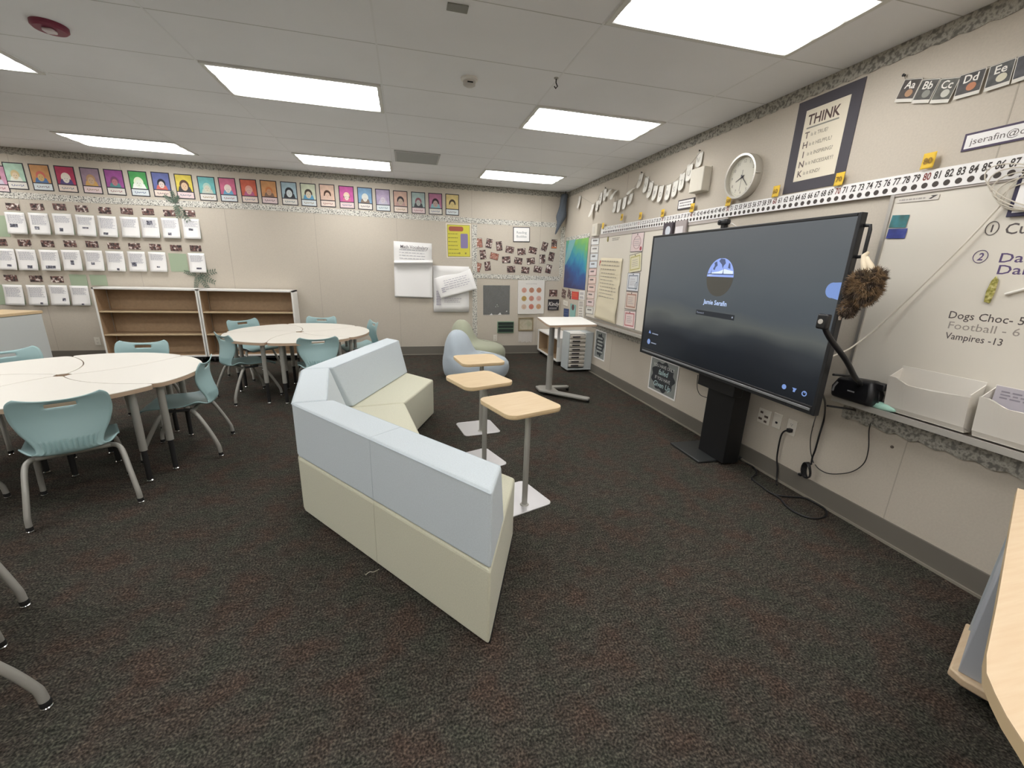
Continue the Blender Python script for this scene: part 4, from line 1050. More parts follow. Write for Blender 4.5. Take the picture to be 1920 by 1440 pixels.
# ---- number line with its yellow markers
def num_y(n): return 5.835 - .0497 * n
def num_z(y): return 2.060 + (y - 1.5) * (2.094 - 2.060) / 4.4
t = thing('number_line', 'long white number line strip with dots above the whiteboards and television', 'number line', (XR - .024, 3.65, 0), ROT_R)
m = MB(); ya, yb_ = 5.88, .9; n = 40
for i in range(n + 1):
    y = ya + (yb_ - ya) * i / n; z = num_z(y); hh = .046 + .006 * (ya - y) / 5
    m.v += [(3.65 - y, z - hh, 0), (3.65 - y, z + hh, 0)]
m.f = [(2 * i, 2 * i + 2, 2 * i + 3, 2 * i + 1) for i in range(n)]
m.build('paper_strip', M_PAPER, t, smooth=0, solid=.001)
m, d, r_ = MB(), MB(), MB()
for k in range(1, 98):
    y = num_y(k); z = num_z(y)
    text_into(r_ if k % 10 == 0 else m, str(k), 3.65 - y, z + .020, .037, .0015, sx=.70 if k > 9 else .9, bold=.0011, shear=.1)
    d.disc(3.65 - y, z - .026, .0145, .0006, .0018, 14)
m.build('numeral_print', flat('#3c3632'), t, smooth=0); r_.build('red_lettering', flat('#7a342c'), t, smooth=0); d.build('dot_pattern', flat('#453e3a'), t, smooth=0)
for k, (y, z) in {0: (5.81, 2.155), 10: (5.27, 2.215), 20: (4.806, 2.185), 30: (4.341, 2.165), 40: (3.838, 2.160), 50: (3.346, 2.155), 60: (2.85, 2.158), 70: (2.356, 2.156), 80: (1.866, 2.160)}.items():
    t = thing('sticky_note', f'yellow marker note above number {k} of the number line' if k else 'yellow marker note at the far start of the number line', 'sticky note', (XR - .029, y, z), wall_rot('R', random.uniform(-.06, .06)), 'yellow number line notes')
    curled(.060, .080, .006).build('note_paper', flat('#e2bb3c'), t, smooth=180, solid=.0006)
    if k: text_into(MB(), str(k), 0, .0, .03, .0105, bold=.001).build('numeral', flat('#8a6a2c'), t, smooth=0)

# ---- television on its stand
TVX, TVY, TVZ = 2.33, 2.81, 1.312
t = thing('television', 'large flat interactive television on a black floor stand showing a login screen', 'television', (TVX, TVY, 0), ROT_R)
def T(z): return z
W, H = 1.970, 1.135; z0 = .740; zc = z0 + H / 2
f = MB(); sw, sh = 1.925, 1.062; sz0 = .795; e = .0
f.box(-W/2, -sw/2, z0, z0 + H, -.036, .004); f.box(sw/2, W/2, z0, z0 + H, -.036, .004)
f.box(-sw/2, sw/2, z0, sz0, -.036, .004); f.box(-sw/2, sw/2, sz0 + sh, z0 + H, -.036, .004); f.box(-sw/2, sw/2, sz0, sz0 + sh, -.036, -.006); f.box(-sw/2 + .12, sw/2 - .12, z0 + .10, z0 + H - .12, -.085, -.036)
f.build('housing', mat('tv_black', '#1b1c1f', .4), t, smooth=0, bevel=.004)
box(-W/2 + .05, W/2 - .03, z0 + .024, z0 + .040, .004, .010).build('silver_trim', mat('silver_trim', '#8e9092', .35, metal=.5), t, bevel=.002)
b = MB()
for k in range(4): b.disc(.78 + .022 * k, z0 + .012, .004, .004, .007, 10)
b.build('button_row', flat('#303236'), t)
# lit screen: blurred dark lake picture behind a login form
m = bpy.data.materials.new('lit_screen'); m.use_nodes = True; nt = m.node_tree; bs = nt.nodes['Principled BSDF']
bs.inputs['Base Color'].default_value = (.004, .004, .005, 1); bs.inputs['Roughness'].default_value = .28; bs.inputs['Specular IOR Level'].default_value = .35
tc = nt.nodes.new('ShaderNodeTexCoord'); sp = nt.nodes.new('ShaderNodeSeparateXYZ'); nt.links.new(tc.outputs['Object'], sp.inputs[0])
nz = nt.nodes.new('ShaderNodeTexNoise'); nz.inputs['Scale'].default_value = 1.6; nz.inputs['Detail'].default_value = 1.5
mp = nt.nodes.new('ShaderNodeMapping'); mp.inputs['Scale'].default_value = (1, 2.2, 1); nt.links.new(tc.outputs['Object'], mp.inputs[0]); nt.links.new(mp.outputs[0], nz.inputs['Vector'])
mr = nt.nodes.new('ShaderNodeMapRange'); mr.inputs[1].default_value = sz0; mr.inputs[2].default_value = sz0 + sh; nt.links.new(sp.outputs[1], mr.inputs[0])
ad = nt.nodes.new('ShaderNodeMath'); ad.operation = 'MULTIPLY_ADD'; ad.inputs[1].default_value = .22; nt.links.new(nz.outputs['Fac'], ad.inputs[0])
sb = nt.nodes.new('ShaderNodeMath'); sb.operation = 'SUBTRACT'; sb.inputs[1].default_value = .11; nt.links.new(mr.outputs[0], sb.inputs[0]); nt.links.new(sb.outputs[0], ad.inputs[2])
rp = nt.nodes.new('ShaderNodeValToRGB'); el = rp.color_ramp.elements
for _ in range(5): el.new(.5)
for q, (p, c_) in enumerate(((0, '#14181d'), (.17, '#1a1f26'), (.27, '#30353a'), (.36, '#5a5e5c'), (.45, '#4e555b'), (.62, '#565d62'), (1, '#63676a'))): el[q].position = p; el[q].color = lin(c_)
nt.links.new(ad.outputs[0], rp.inputs[0]); nt.links.new(rp.outputs[0], bs.inputs['Emission Color']); bs.inputs['Emission Strength'].default_value = .75
scr = box(-sw/2, sw/2, sz0, sz0 + sh, -.006, 0).build('screen', m, t, smooth=0)
GLOW = emit_mat('screen_white', '#b8cdf6', .95); GLOWD = emit_mat('screen_blue', '#7f9cd8', .75)
cx, cy, rr = .005, 1.515, .143
def seg(y0, y1, zz, n=22):
    pts = []
    for k in range(n + 1):
        q = y0 + (y1 - y0) * k / n; pts.append((cx + math.sqrt(max(0, rr * rr - (q - cy) ** 2)), q))
    for k in range(n + 1):
        q = y1 + (y0 - y1) * k / n; pts.append((cx - math.sqrt(max(0, rr * rr - (q - cy) ** 2)), q))
    return MB().prism(pts, zz, zz + .0006)
seg(cy - rr, cy + .004, .0002).build('avatar_ground', emit_mat('avatar_ground', '#4c4a44', .8), scr, smooth=0)
seg(cy + .004, cy + rr * .98, .0002).build('avatar_sky', emit_mat('avatar_sky', '#8ea4e4', .95), scr, smooth=0)
a = MB(); a.prism([(cx - .132, cy + .012), (cx + .02, cy + .030), (cx + .133, cy + .022), (cx + .13, cy + .048), (cx + .04, cy + .062), (cx - .02, cy + .044), (cx - .10, cy + .034)], .0009, .0013); a.build('avatar_cloud', emit_mat('avatar_cloud', '#d6e2f6', .95), scr, smooth=0)
a = MB(); a.box(cx - .137, cx + .14, cy + .020, cy + .028, .0014, .0018)
for q, hh in ((-.10, .04), (.03, .05)): a.prism([(cx + q - .006, cy + .02), (cx + q + .006, cy + .02), (cx + q, cy + .02 + hh)], .0014, .0018)
a.prism([(cx - .085, cy + .062), (cx - .066, cy + .052), (cx - .058, cy + .075), (cx - .040, cy + .088), (cx - .052, cy + .118), (cx - .078, cy + .108), (cx - .070, cy + .088)], .0014, .0018)
a.prism([(cx + .004, cy + .096), (cx + .020, cy + .066), (cx + .026, cy + .086), (cx + .044, cy + .104), (cx + .030, cy + .134), (cx - .012, cy + .138), (cx - .030, cy + .120)], .0014, .0018)
a.prism([(cx + .074, cy + .070), (cx + .100, cy + .064), (cx + .092, cy + .098), (cx + .078, cy + .108)], .0014, .0018)
a.build('avatar_silhouette', emit_mat('avatar_dark', '#59668a', .7), scr, smooth=0)
text_into(MB(), 'Jamie Serafin', .0, 1.325, .036, .0012, bold=.0008).build('login_name', GLOW, scr, smooth=0)
box(-.205, .225, 1.213, 1.252, .0002, .0008).build('password_box', emit_mat('password_box', '#2c3138', .6), scr, smooth=0)
m_ = text_into(MB(), 'Password', -.195, 1.233, .016, .0012, align='LEFT'); m_.disc(.205, 1.233, .007, .0009, .0012, 10); m_.build('password_text', emit_mat('dim_text', '#aab4c8', .6), scr, smooth=0)
a = MB(); a.disc(TVY - 2.062, .856, .016, .0003, .001, 18); a.prism([(TVY - 1.988 - .016, .868), (TVY - 1.988 + .016, .868), (TVY - 1.988 + .010, .858), (TVY - 1.988 + .006, .843), (TVY - 1.988 - .008, .843), (TVY - 1.988 - .006, .858)], .0003, .001)
a.tube([(TVY - 1.917 + .014 * math.cos(q), .853 + .014 * math.sin(q), .001) for q in [2 * PI * k / 16 for k in range(17)]], .003, 6); a.box(TVY - 1.917 - .002, TVY - 1.917 + .002, .855, .870, .0003, .001)
a.build('corner_icons', GLOWD, scr, smooth=0)
a = MB(); a.disc(-.845, .872, .026, .0003, .0009, 20); a.prism([(-.862, .955), (-.822, .955), (-.838, .975), (-.850, .985)], .0003, .001); a.build('user_icons', GLOWD, scr, smooth=0)
a = MB(); scribble_lines(a, -.80, -.70, [.960, .868], .010, .001, False); a.disc(-.845, .876, .007, .001, .0014, 10); a.box(-.853, -.837, .858, .868, .001, .0014); a.build('user_names', emit_mat('dim_text', '#aab4c8', .6), scr, smooth=0)
a = MB(); a.prism([(sw/2 - .002, 1.42), (sw/2 - .002, 1.515)] + [(sw/2 - .045 + .04 * math.cos(q), 1.47 + .043 * math.sin(q)) for q in [PI * .45 + PI * 1.1 * k / 14 for k in range(15)]], .0003, .0009); a.build('side_tab', GLOWD, scr, smooth=0)
box(-.38, .38, .98, 1.40, -.125, -.085).build('rear_mount', M_BLACK, t, bevel=.01)
box(-.12, .19, .02, 1.25, -.32, -.17).build('stand_column', mat('stand_black', '#101012', .5), t, bevel=.006)
box(-.16, .26, .62, .78, -.17, -.085).build('mount_bracket', mat('stand_black', '#101012', .5), t, bevel=.006)
box(-.29, .11, .0, .022, -.44, .0).build('stand_base', mat('stand_base', '#2c2e2e', .45), t, bevel=.006)
MB().tube([(W/2 - .002, z0 + H - .065, -.03), (W/2 + .030, z0 + H - .068, -.03), (W/2 + .034, z0 + H - .09, -.03), (W/2 + .034, z0 + H - .20, -.03), (W/2 + .030, z0 + H - .222, -.03), (W/2 - .002, z0 + H - .225, -.03)], .009, 10).build('side_handle', mat('tv_black', '#1b1c1f', .4), t)

t = thing('webcam', 'small black webcam clipped on top of the television', 'webcam', (TVX, 2.86, z0 + H), ROT_R)
box(-.045, .05, .022, .062, -.03, .02).build('body', M_BLACK, t, bevel=.012)
box(-.018, .022, 0, .024, -.03, .005).build('clip', M_BLACK, t, bevel=.004)
MB().lathe([(.012, 0), (.012, .004), (.007, .005)], 16, (-.015, .042, .02)).build('lens', mat('lens_glass', '#0c0d12', .08), t)
MB().tube([(.03, .03, -.02), (.055, .03, -.03), (.075, .012, -.05), (.08, -.05, -.09)], .004, 8).build('cable', flat('#d8d4cc'), t)

# furry toy hanging from the television's handle
M_FUR = ramp_mat('brown_fur', [(.3, '#332d2a'), (.43, '#5c4e42'), (.53, '#93795a'), (.62, '#4a3f38'), (.75, '#9c8768')], scale=12, detail=3, rough=.9, rand=False)
t = thing('plush_animal', 'shaggy brown plush animal hanging upside down from the television handle', 'plush toy', (2.335, 1.728, 1.478), ROT_R)
def fur(mb, c, r, n, ln):
    rr_ = random.Random(5)
    mb.ball(c, [q * .93 for q in r], 16, 10)
    for _ in range(n):
        u = rr_.uniform(-1, 1); a = rr_.uniform(0, 2 * PI); s_ = math.sqrt(1 - u * u)
        d = Vector((s_ * math.cos(a), u, s_ * math.sin(a)))
        p = Vector(c) + Vector((d.x * r[0], d.y * r[1], d.z * r[2])) * .94
        q = p + (d + Vector((rr_.uniform(-.5, .5), rr_.uniform(-.9, .3), rr_.uniform(-.5, .5)))).normalized() * ln * rr_.uniform(.5, 1.2)
        w = d.orthogonal().normalized() * .0026; k = len(mb.v); w2 = d.cross(w)
        mb.v += [tuple(p + w), tuple(p - w * .5 + w2), tuple(p - w * .5 - w2), tuple(q)]; mb.f += [(k, k + 1, k + 3), (k + 1, k + 2, k + 3), (k + 2, k, k + 3)]
    return mb
b = fur(MB(), (-.004, .015, 0), (.078, .088, .06), 2600, .030); fur(b, (.045, .07, 0), (.036, .04, .035), 700, .026); fur(b, (-.050, -.095, .005), (.038, .048, .036), 1000, .022)
b.build('furry_body', M_FUR, t, smooth=60)
hd = MB(); hd.ball((-.058, -.100, .034), (.018, .022, .012), 12, 8); hd.build('face_patch', flat('#5c5450'), t)
arm = MB(); arm.tube([(-.005, .09, 0), (-.025, .125, .0), (-.046, .152, -.012), (-.058, .178, -.022), (-.050, .196, -.035)], [.020, .017, .014, .013, .009], 12)
arm.tube([(.022, .09, 0), (.004, .125, 0), (-.022, .150, -.008), (-.040, .168, -.02)], [.018, .015, .012, .009], 12); arm.build('pale_hands', flat('#d8cab0'), t)
MB().tube([(-.075, -.125, .01), (-.082, -.150, .01), (-.080, -.165, .01)], [.008, .007, .005], 8).build('dangling_foot', flat('#c9b8a8'), t)

# document camera on the tray
t = thing('document_camera', 'black document camera standing on the whiteboard tray with its arm over the television edge', 'document camera', (2.68, 1.872, .807), ROT_R)
MB().loft([[(-.115, .0, -.055), (.125, .0, -.055), (.125, .0, .06), (-.115, .0, .06)], [(-.125, .07, -.055), (.13, .07, -.055), (.13, .07, .06), (-.125, .07, .06)], [(-.10, .135, -.045), (.10, .150, -.045), (.10, .150, .045), (-.10, .135, .045)]]).build('base', M_BLACK, t, bevel=.022, seg=4)
MB().tube([(-.10, .04, .062), (-.096, .07, .064), (-.085, .10, .056)], .006, 8).build('handle_slot', flat('#8a8a8c'), t)
box(-.012, .03, .062, .070, .058, .0615).build('badge', flat('#9c9ca0'), t, smooth=0)
box(.08, .155, .105, .145, -.03, .02).build('side_port', M_BLACK, t, bevel=.008)
MB().tube(catmull([(.03, .11, .03), (.075, .14, .10), (.125, .19, .22), (.155, .30, .36), (.140, .42, .49), (.125, .485, .53)], 30), .014, 12).build('arm', M_BLACK, t, smooth=60)
hd = box(.09, .15, .465, .545, .515, .55).build('camera_head', M_BLACK, t, bevel=.010, seg=3)
MB().lathe([(.013, 0), (.013, .004)], 14, (.118, .505, .55)).build('lens', flat('#c9c4bc'), hd)

# ---- clock, box, posters, garlands
t = thing('wall_clock', 'round silver wall clock with a pale dial', 'clock', (XR, 3.215, 2.325), ROT_R)
R = .172
MB().lathe([(R * .97, 0), (R, .012), (R, .066), (R * .985, .074), (R * .90, .074), (R * .885, .066), (R * .885, .03)], 48).build('case', mat('silver_case', '#c5c1b8', .3, metal=.55), t)
MB().disc(0, 0, R * .885, .036, .040, 48).build('dial', flat('#d6d2c4'), t, smooth=0)
m = MB()
for k in range(1, 13):
    a = PI / 2 - k * PI / 6; text_into(m, str(k), .118 * math.cos(a), .118 * math.sin(a), .024, .0412)
for k in range(60):
    a = k * PI / 30; c_, s_ = math.cos(a), math.sin(a)
    m.tube([(.140 * c_, .140 * s_, .041), (.146 * c_, .146 * s_, .041)], .0009, 4)
m.build('dial_lettering', flat('#77756c'), t, smooth=0)
def hand(name, deg, ln, w, z, back=.02):
    a = math.radians(90 - deg); c_, s_ = math.cos(a), math.sin(a)
    MB().prism([(-back * c_ - w * s_, -back * s_ + w * c_), (-back * c_ + w * s_, -back * s_ - w * c_), (ln * c_ + w * .5 * s_, ln * s_ - w * .5 * c_), (ln * c_ - w * .5 * s_, ln * s_ + w * .5 * c_)], z, z + .0015).build(name, flat('#45434a'), t, smooth=0)
hand('hour_hand', 246, .075, .0035, .043); hand('minute_hand', 138, .105, .003, .046); hand('second_hand', 183, .11, .001, .049, .05)
MB().disc(0, 0, .009, .042, .052, 16).build('hub', flat('#45434a'), t)
for x in (-R * .99, R * .99): MB().ball((x, .0, .05), (.014, .012, .026), 10, 8).build('side_lug', mat('silver_case', '#c5c1b8', .3, metal=.55), t)

t = thing('wall_box', 'cream plastic box on the wall left of the clock', 'wall box', (XR, 3.765, 2.393), ROT_R)
box(-.095, .095, -.105, .105, 0, .085).build('housing', mat('cream_plastic', '#d8d2c4', .45), t, bevel=.008)
box(-.098, .098, -.108, .108, 0, .012).build('back_plate', mat('cream_plastic', '#d8d2c4', .45), t, bevel=.003)

def Zf(x, y): return (1400 + x / 3.692, 60 + y / 3.692)
t = thing('think_poster', 'handmade THINK poster on dark paper between clock and number line', 'poster', (XR - .003, 2.583, 2.432), ROT_R)
box(-.232, .232, -.30, .30, -.001, .001).build('dark_backing', flat('#4a474e'), t, smooth=0)
box(-.157, .157, -.228, .230, .001, .002).build('paper', M_CREAM, t, smooth=0)
INKD = flat('#574440')
m = text_into(MB(), 'THINK', -.015, .165, .066, .0026, bold=.0018, sx=.84); m.build('heading', INKD, t, smooth=0)
box(-.130, .105, .108, .117, .002, .003).build('underline', flat('#8c8a80'), t, smooth=0)
m, m2 = MB(), MB()
for k, (L_, s_) in enumerate((('T', 'is it TRUE?'), ('H', 'is it HELPFUL?'), ('I', 'is it INSPIRING?'), ('N', 'is it NECESSARY?'), ('K', 'is it KIND?'))):
    y = .068 - .062 * k
    text_into(m, L_, -.115, y, .042, .0026, bold=.001); text_into(m2, s_, -.085, y, .024, .0026, align='LEFT', sx=.85, bold=.0004)
m.build('initials', flat('#6a5c58'), t, smooth=0); m2.build('questions', flat('#8d8577'), t, smooth=0)

t = thing('alphabet_garland', 'string of dark letter cards Aa Bb Cc Dd Ee high on the right wall', 'letter garland', (XR - .012, 1.85, 2.5), ROT_R)
CARDS = [((1115, 322), (1228, 335), (1035, 475), 'Aa', '#4b4440'), ((1235, 335), (1335, 330), (1165, 490), 'Bb', '#4c4a46'), ((1345, 335), (1480, 322), (1285, 490), 'Cc', '#57564f'),
         ((1492, 312), (1678, 255), (1437, 465), 'Dd', '#403d3c'), ((1700, 245), (1880, 182), (1650, 415), 'Ee', '#4a4a48'), ((1895, 178), (2080, 110), (1850, 355), 'Ff', '#47464a')]
sp_ = []
for tl, tr, bl, s_, col in CARDS:
    c, w, h, r = quad('R', Zf(*tl), Zf(*tr), Zf(*bl)); w = min(max(w, .092), .105); h = .108
    q = Matrix.Translation((-(c.y - 1.85), c.z - 2.5, 0)) @ Matrix.Rotation(max(-.28, r), 4, 'Z')
    sp_.append((q @ Vector((-w/2, h/2, 0))).to_tuple()); sp_.append((q @ Vector((w/2, h/2, 0))).to_tuple())
    o = MB().box(-w/2, w/2, -h/2, h/2, 0, .0015).xf(q).build('card', flat('#d9d5cc'), t, smooth=0)
    MB().box(-w/2 + .003, w/2 - .003, -h/2 + .016, h/2 - .003, .0015, .002).xf(q).build('photo_panel', mat('card_' + s_, col, .6, noise=.5, nscale=25), o, smooth=0)
    MB().disc(.01, -.012, .020, .002, .003, 14, .018).xf(q).build('pictured_object', flat({'Aa': '#b08a6c', 'Bb': '#8c8c84', 'Cc': '#c4c2b8', 'Dd': '#b87c5c', 'Ee': '#d2cdb8', 'Ff': '#9a9488'}[s_]), o, smooth=0)
    text_into(MB(), s_, 0, .028, .036, .0032, bold=.0008).xf(q).build('letters', flat('#ece8e0'), o, smooth=0)
p0 = right_pt(*Zf(1095, 300), .012); sp_.insert(0, (-(p0.y - 1.85), p0.z - 2.5, .003))
MB().tube(sp_, .0015, 5).build('string', flat('#5c5650'), t)
MB().lathe([(.006, 0), (.005, .008), (.008, .012)], 10, (sp_[0][0], sp_[0][1], 0)).build('push_pin', M_DARK, t)

t = thing('email_sign', 'long framed email address sign at the right picture edge', 'sign', (XR - .003, 1.515, 2.218), ROT_R)
box(-.235, .235, -.041, .041, -.001, .002).build('frame', flat('#4c4258'), t, smooth=0)
box(-.225, .225, -.031, .031, .002, .003).build('paper', M_PAPER, t, smooth=0)
text_into(MB(), 'jserafin@ovesd', -.205, 0, .030, .0036, align='LEFT', sx=1.12).build('lettering', flat('#6c6664'), t, smooth=0)
a = right_pt(1911, 367, .03)
t = thing('framed_notice', 'dark blue framed notice behind coiled cords at the right picture edge', 'sign', (XR - .022, a.y - .10, a.z), ROT_R)
box(-.125, .125, -.09, .09, -.002, .006).build('frame', flat('#35324a'), t, bevel=.002)
box(-.108, .108, -.073, .073, .006, .007).build('paper', M_PAPER, t, smooth=0)

def Zg(x, y): return (1040 + x / 6.4, 260 + y / 6.4)
t, w, h = qthing('framed_sign', 'small black-framed white sign under the wall box', 'sign', 'R', Zg(1495, 742), Zg(1692, 702), Zg(1478, 860), .004)
box(-w/2, w/2, -h/2, h/2, -.001, .008).build('frame', flat('#4a4448'), t, bevel=.002)
box(-w/2 + .014, w/2 - .014, -h/2 + .012, h/2 - .012, .008, .009).build('paper', M_PAPER, t, smooth=0)
m = MB(); scribble_lines(m, -w*.36, w*.38, [.014, -.012], .012, .0098); m.build('lettering', flat('#8c8688'), t, smooth=0)

TAGS = [(300, 690, 840), (460, 790, 940), (513, 745, 870), (553, 650, 790), (607, 605, 750), (680, 605, 720), (735, 625, 765), (720, 760, 890), (780, 730, 885), (843, 700, 850), (915, 660, 790), (950, 595, 690),
        (1040, 425, 590), (1100, 465, 645), (1150, 520, 710), (1210, 565, 740), (1280, 570, 760), (1360, 555, 740), (1443, 510, 700), (1530, 420, 620), (1620, 310, 510), (1735, 170, 340)]
t = thing('tag_garland', 'drooping garland of white paper letter tags along the right wall', 'letter garland', (XR - .012, 5.0, 2.45), ROT_R)
M_TAG = mat('glossy_tag_paper', '#e6e3da', .35)
sp_ = []; LET = 'ABCDEFGHIJKLMNOPQRSTUVW'
for k, (x, y0_, y1_) in enumerate(TAGS):
    a, b = right_pt(*Zg(x, y0_), .012), right_pt(*Zg(x, y1_), .012)
    hh = max(.10, min(.19, (a - b).length)); wd = .088
    X, Y = -((a.y + b.y) / 2 - 5.0), a.z - 2.45
    sp_.append((X, Y, .004))
    lift = [.03, .055, .012, .012, .012, .05, .07, .014, .012, .012, .03, .08, .035, .02, .03, .022, .02, .014, .014, .01, .01, .01][k]
    def fn(u, v, X=X, Y=Y, hh=hh, lift=lift, k=k):
        xx = (u - .5) * wd
        if v < .25: xx *= math.sqrt(max(.05, 1 - ((.25 - v) / .25) ** 2))
        yy = (v - 1) * hh
        z = lift * (1 - v) ** 1.6
        if k in (5, 6, 11): yy *= .8; z += .03 * math.sin((1 - v) * PI)
        return (X + xx, Y + yy, .003 + z + .010 * abs(u - .5) * math.sin(k * 1.7))
    o = MB().grid(fn, 6, 10).build('tag', M_TAG, t, smooth=180, solid=.0006)
    if k not in (0, 1, 5, 6, 11): text_into(MB(), LET[k], X, Y - hh * .5, .05, .006 + lift * .45).build('letter', flat('#b4b0a8'), o, smooth=0)
MB().tube(sp_, .0015, 5).build('string', flat('#8a857c'), t)
pn = MB()
for k in (4, 12, 21): pn.lathe([(.005, 0), (.005, .01), (.008, .014)], 10, (sp_[k][0], sp_[k][1] + .015, 0))
pn.build('push_pins', M_DARK, t)

# ---- things on the left whiteboard
def Z1(x, y): return (1080 + x / 12, 400 + y / 12)
def Z2(x, y): return (1080 + x / 12, 510 + y / 12)
WOFF = .016
LAB = [(Z1, (365, 560), (550, 545), (355, 715), '#dfe0de'), (Z1, (355, 740), (535, 730), (345, 895), '#e0dfda'), (Z1, (345, 915), (525, 905), (330, 1060), '#dadee0'), (Z1, (325, 1085), (510, 1075), (310, 1235), '#d8dee4'),
       (Z1, (305, 1255), (495, 1245), (295, 1400), '#e2ccc8'), (Z2, (300, 120), (480, 115), (285, 265), '#e4cec4'), (Z2, (285, 280), (470, 290), (270, 425), '#e4ccc2'), (Z2, (265, 435), (440, 450), (255, 590), '#e4d2ca'),
       (Z2, (258, 610), (430, 625), (245, 755), '#dfccca'), (Z2, (240, 780), (415, 800), (230, 930), '#dedcd4')]
for k, (Z, tl, tr, bl, col) in enumerate(LAB):
    t, w, h = qthing('schedule_card', ('top', 'second', 'third', 'fourth', 'fifth', 'sixth', 'seventh', 'eighth', 'ninth', 'bottom')[k] + ' card of the narrow column at the far edge of the left whiteboard', 'card', 'R', Z(*tl), Z(*tr), Z(*bl), WOFF, 'column of schedule cards')
    w = .27; h = .098
    box(-w/2, w/2, -h/2, h/2, 0, .001).build('border', flat('#8c8a94' if k < 4 or k == 9 else '#b47a70'), t, smooth=0)
    box(-w/2 + .005, w/2 - .005, -h/2 + .005, h/2 - .005, .001, .0016).build('paper', flat(col), t, smooth=0)
    scribble_lines(MB(), -w * .28, w * .3, [.012], .022, .0022).build('lettering', flat('#6c6868'), t, smooth=0)
c, w, h, r = quad('R', (1131.7, 482.5), (1174, 489), (1115, 590))
t = thing('chart_paper', 'creased cream chart paper on the left whiteboard between cards and certificates', 'chart paper', (XR - WOFF, c.y, c.z), wall_rot('R', -.03))
w = .66; h = .86
MB().grid(lambda u, v: ((u - .5) * w, (v - .5) * h, .004 + .014 * (1 - v) ** 2 + .010 * u ** 6 * math.sin(v * 9) ** 2 + .003 * math.sin(v * 30 + u * 4)), 12, 20).build('sheet', mat('aged_chart_paper', '#dcd2b8', .85), t, smooth=180, solid=.0006)
m = MB(); scribble_lines(m, -w*.42, w*.42, [h * .45 - .055 * i for i in range(3)], .014, .012); scribble_lines(m, -w*.40, w*.40, [h * .26 - .047 * i for i in range(8)], .010, .013)
m.build('handwriting', flat('#aaa294'), t, smooth=0)
CERT = [(Z1, (1280, 450), (1570, 410), (1240, 880), '#dccac8', '#b89a9c', 'top certificate with a pale pink floral wreath'), (Z1, (1230, 950), (1515, 870), (1205, 1350), '#d8d2b4', '#b4ac6a', 'second certificate, yellow green bordered and tilted'),
        (Z2, (1195, 30), (1475, 30), (1145, 410), '#d4d6da', '#7c8490', 'third certificate with a blue grey border'), (Z2, (1145, 425), (1425, 450), (1110, 830), '#d6c6ba', '#a0705e', 'fourth certificate with a brown red border'),
        (Z2, (1110, 860), (1390, 890), (1070, 1240), '#dfccc8', '#b45c60', 'bottom certificate with a red border')]
for k, (Z, tl, tr, bl, c1, c2, look) in enumerate(CERT):
    t, w, h = qthing('certificate', look + ' on the left whiteboard beside the television', 'certificate', 'R', Z(*tl), Z(*tr), Z(*bl), WOFF, 'column of certificates')
    w, h = .292, .225
    box(-w/2, w/2, -h/2, h/2, 0, .001).build('dark_backing', flat('#4a444c'), t, smooth=0)
    box(-w/2 + .006, w/2 - .006, -h/2 + .006, h/2 - .006, .001, .0016).build('paper', flat(c1), t, smooth=0)
    if k == 0: MB().tube([(.085 * math.cos(a), .075 * math.sin(a), .002) for a in [2 * PI * q / 30 for q in range(31)]], .004, 5).build('border', flat(c2), t)
    else:
        b = MB(); x, y, g_ = w/2 - .034, h/2 - .030, .012
        for x0, x1, y0, y1 in ((-x, x, -y, -y + g_), (-x, x, y - g_, y), (-x, -x + g_, -y + g_, y - g_), (x - g_, x, -y + g_, y - g_)): b.box(x0, x1, y0, y1, .0016, .0022)
        b.build('border', flat(c2), t, smooth=0)
    m = MB(); scribble_lines(m, -.07, .07, [.035, .010, -.012, -.034], .007, .0024); m.build('lettering', flat('#a49c9c'), t, smooth=0)
    MB().lathe([(.006, 0), (.006, .006)], 12, (0, h/2 - .02, .0016)).build('magnet', M_DARK, t)
    if k == 0: MB().disc(.10, -.075, .024, .0016, .0028, 12).build('red_flowers', flat('#a4505a'), t, smooth=0)
    if k == 2: MB().tube([(.09 + .022 * math.cos(a), -.045 + .045 * math.sin(a), .003) for a in [2 * PI * q / 20 for q in range(21)]], .003, 5).build('oval_seal', flat('#7c8490'), t)
for (px, py, lab, col, w, h) in ((1126, 493, 'small red maple leaf magnet beside the cream chart paper', '#b04a44', .05, .085), (1140, 448, 'small olive magnet clip below the rail of the left whiteboard', '#8f864c', .035, .075), (1248, 436, 'small green clip on the left whiteboard just above the television', '#55604c', .03, .05)):
    o = MB().prism([(-w/2, -h*.2), (-w*.2, -h/2), (w*.25, -h/2), (w/2, -h*.1), (w*.3, h*.3), (0, h/2), (-w*.35, h*.25)], 0, .006).build('magnet', flat(col), bevel=.002)
    o.location = right_pt(px, py, WOFF); o.rotation_euler = ROT_R; tag(o, lab, 'magnet')
a = right_pt(1155, 448, WOFF)
o = scribble_lines(MB(), -.11, .11, [.012, -.01], .010, .0006).build('marker_note', flat('#a8a49c'), smooth=0); o.location = a; o.rotation_euler = ROT_R; tag(o, 'faint handwritten line at the top of the left whiteboard', 'writing')
t = thing('framed_picture', 'small dark box frame with a white oval on the board behind the television top', 'framed picture', (XR - .042, 4.17, 1.965), ROT_R)
box(-.08, .08, -.10, .085, -.015, .02).build('frame', flat('#4b4248'), t, bevel=.004)
MB().disc(.015, .0, .045, .02, .0225, 20, .05).build('oval_picture', flat('#c3c8d0'), t, smooth=0)
t = thing('paper_pocket', 'grey edged white pocket beside the dark box frame behind the television top', 'paper pocket', (XR - .042, 3.97, 1.97), ROT_R)
box(-.09, .09, -.11, .085, -.015, .004).build('pocket', flat('#a49a98'), t, bevel=.003)
box(-.075, .05, -.10, .03, .004, .006).build('paper', flat('#d8d2d2'), t, smooth=0)
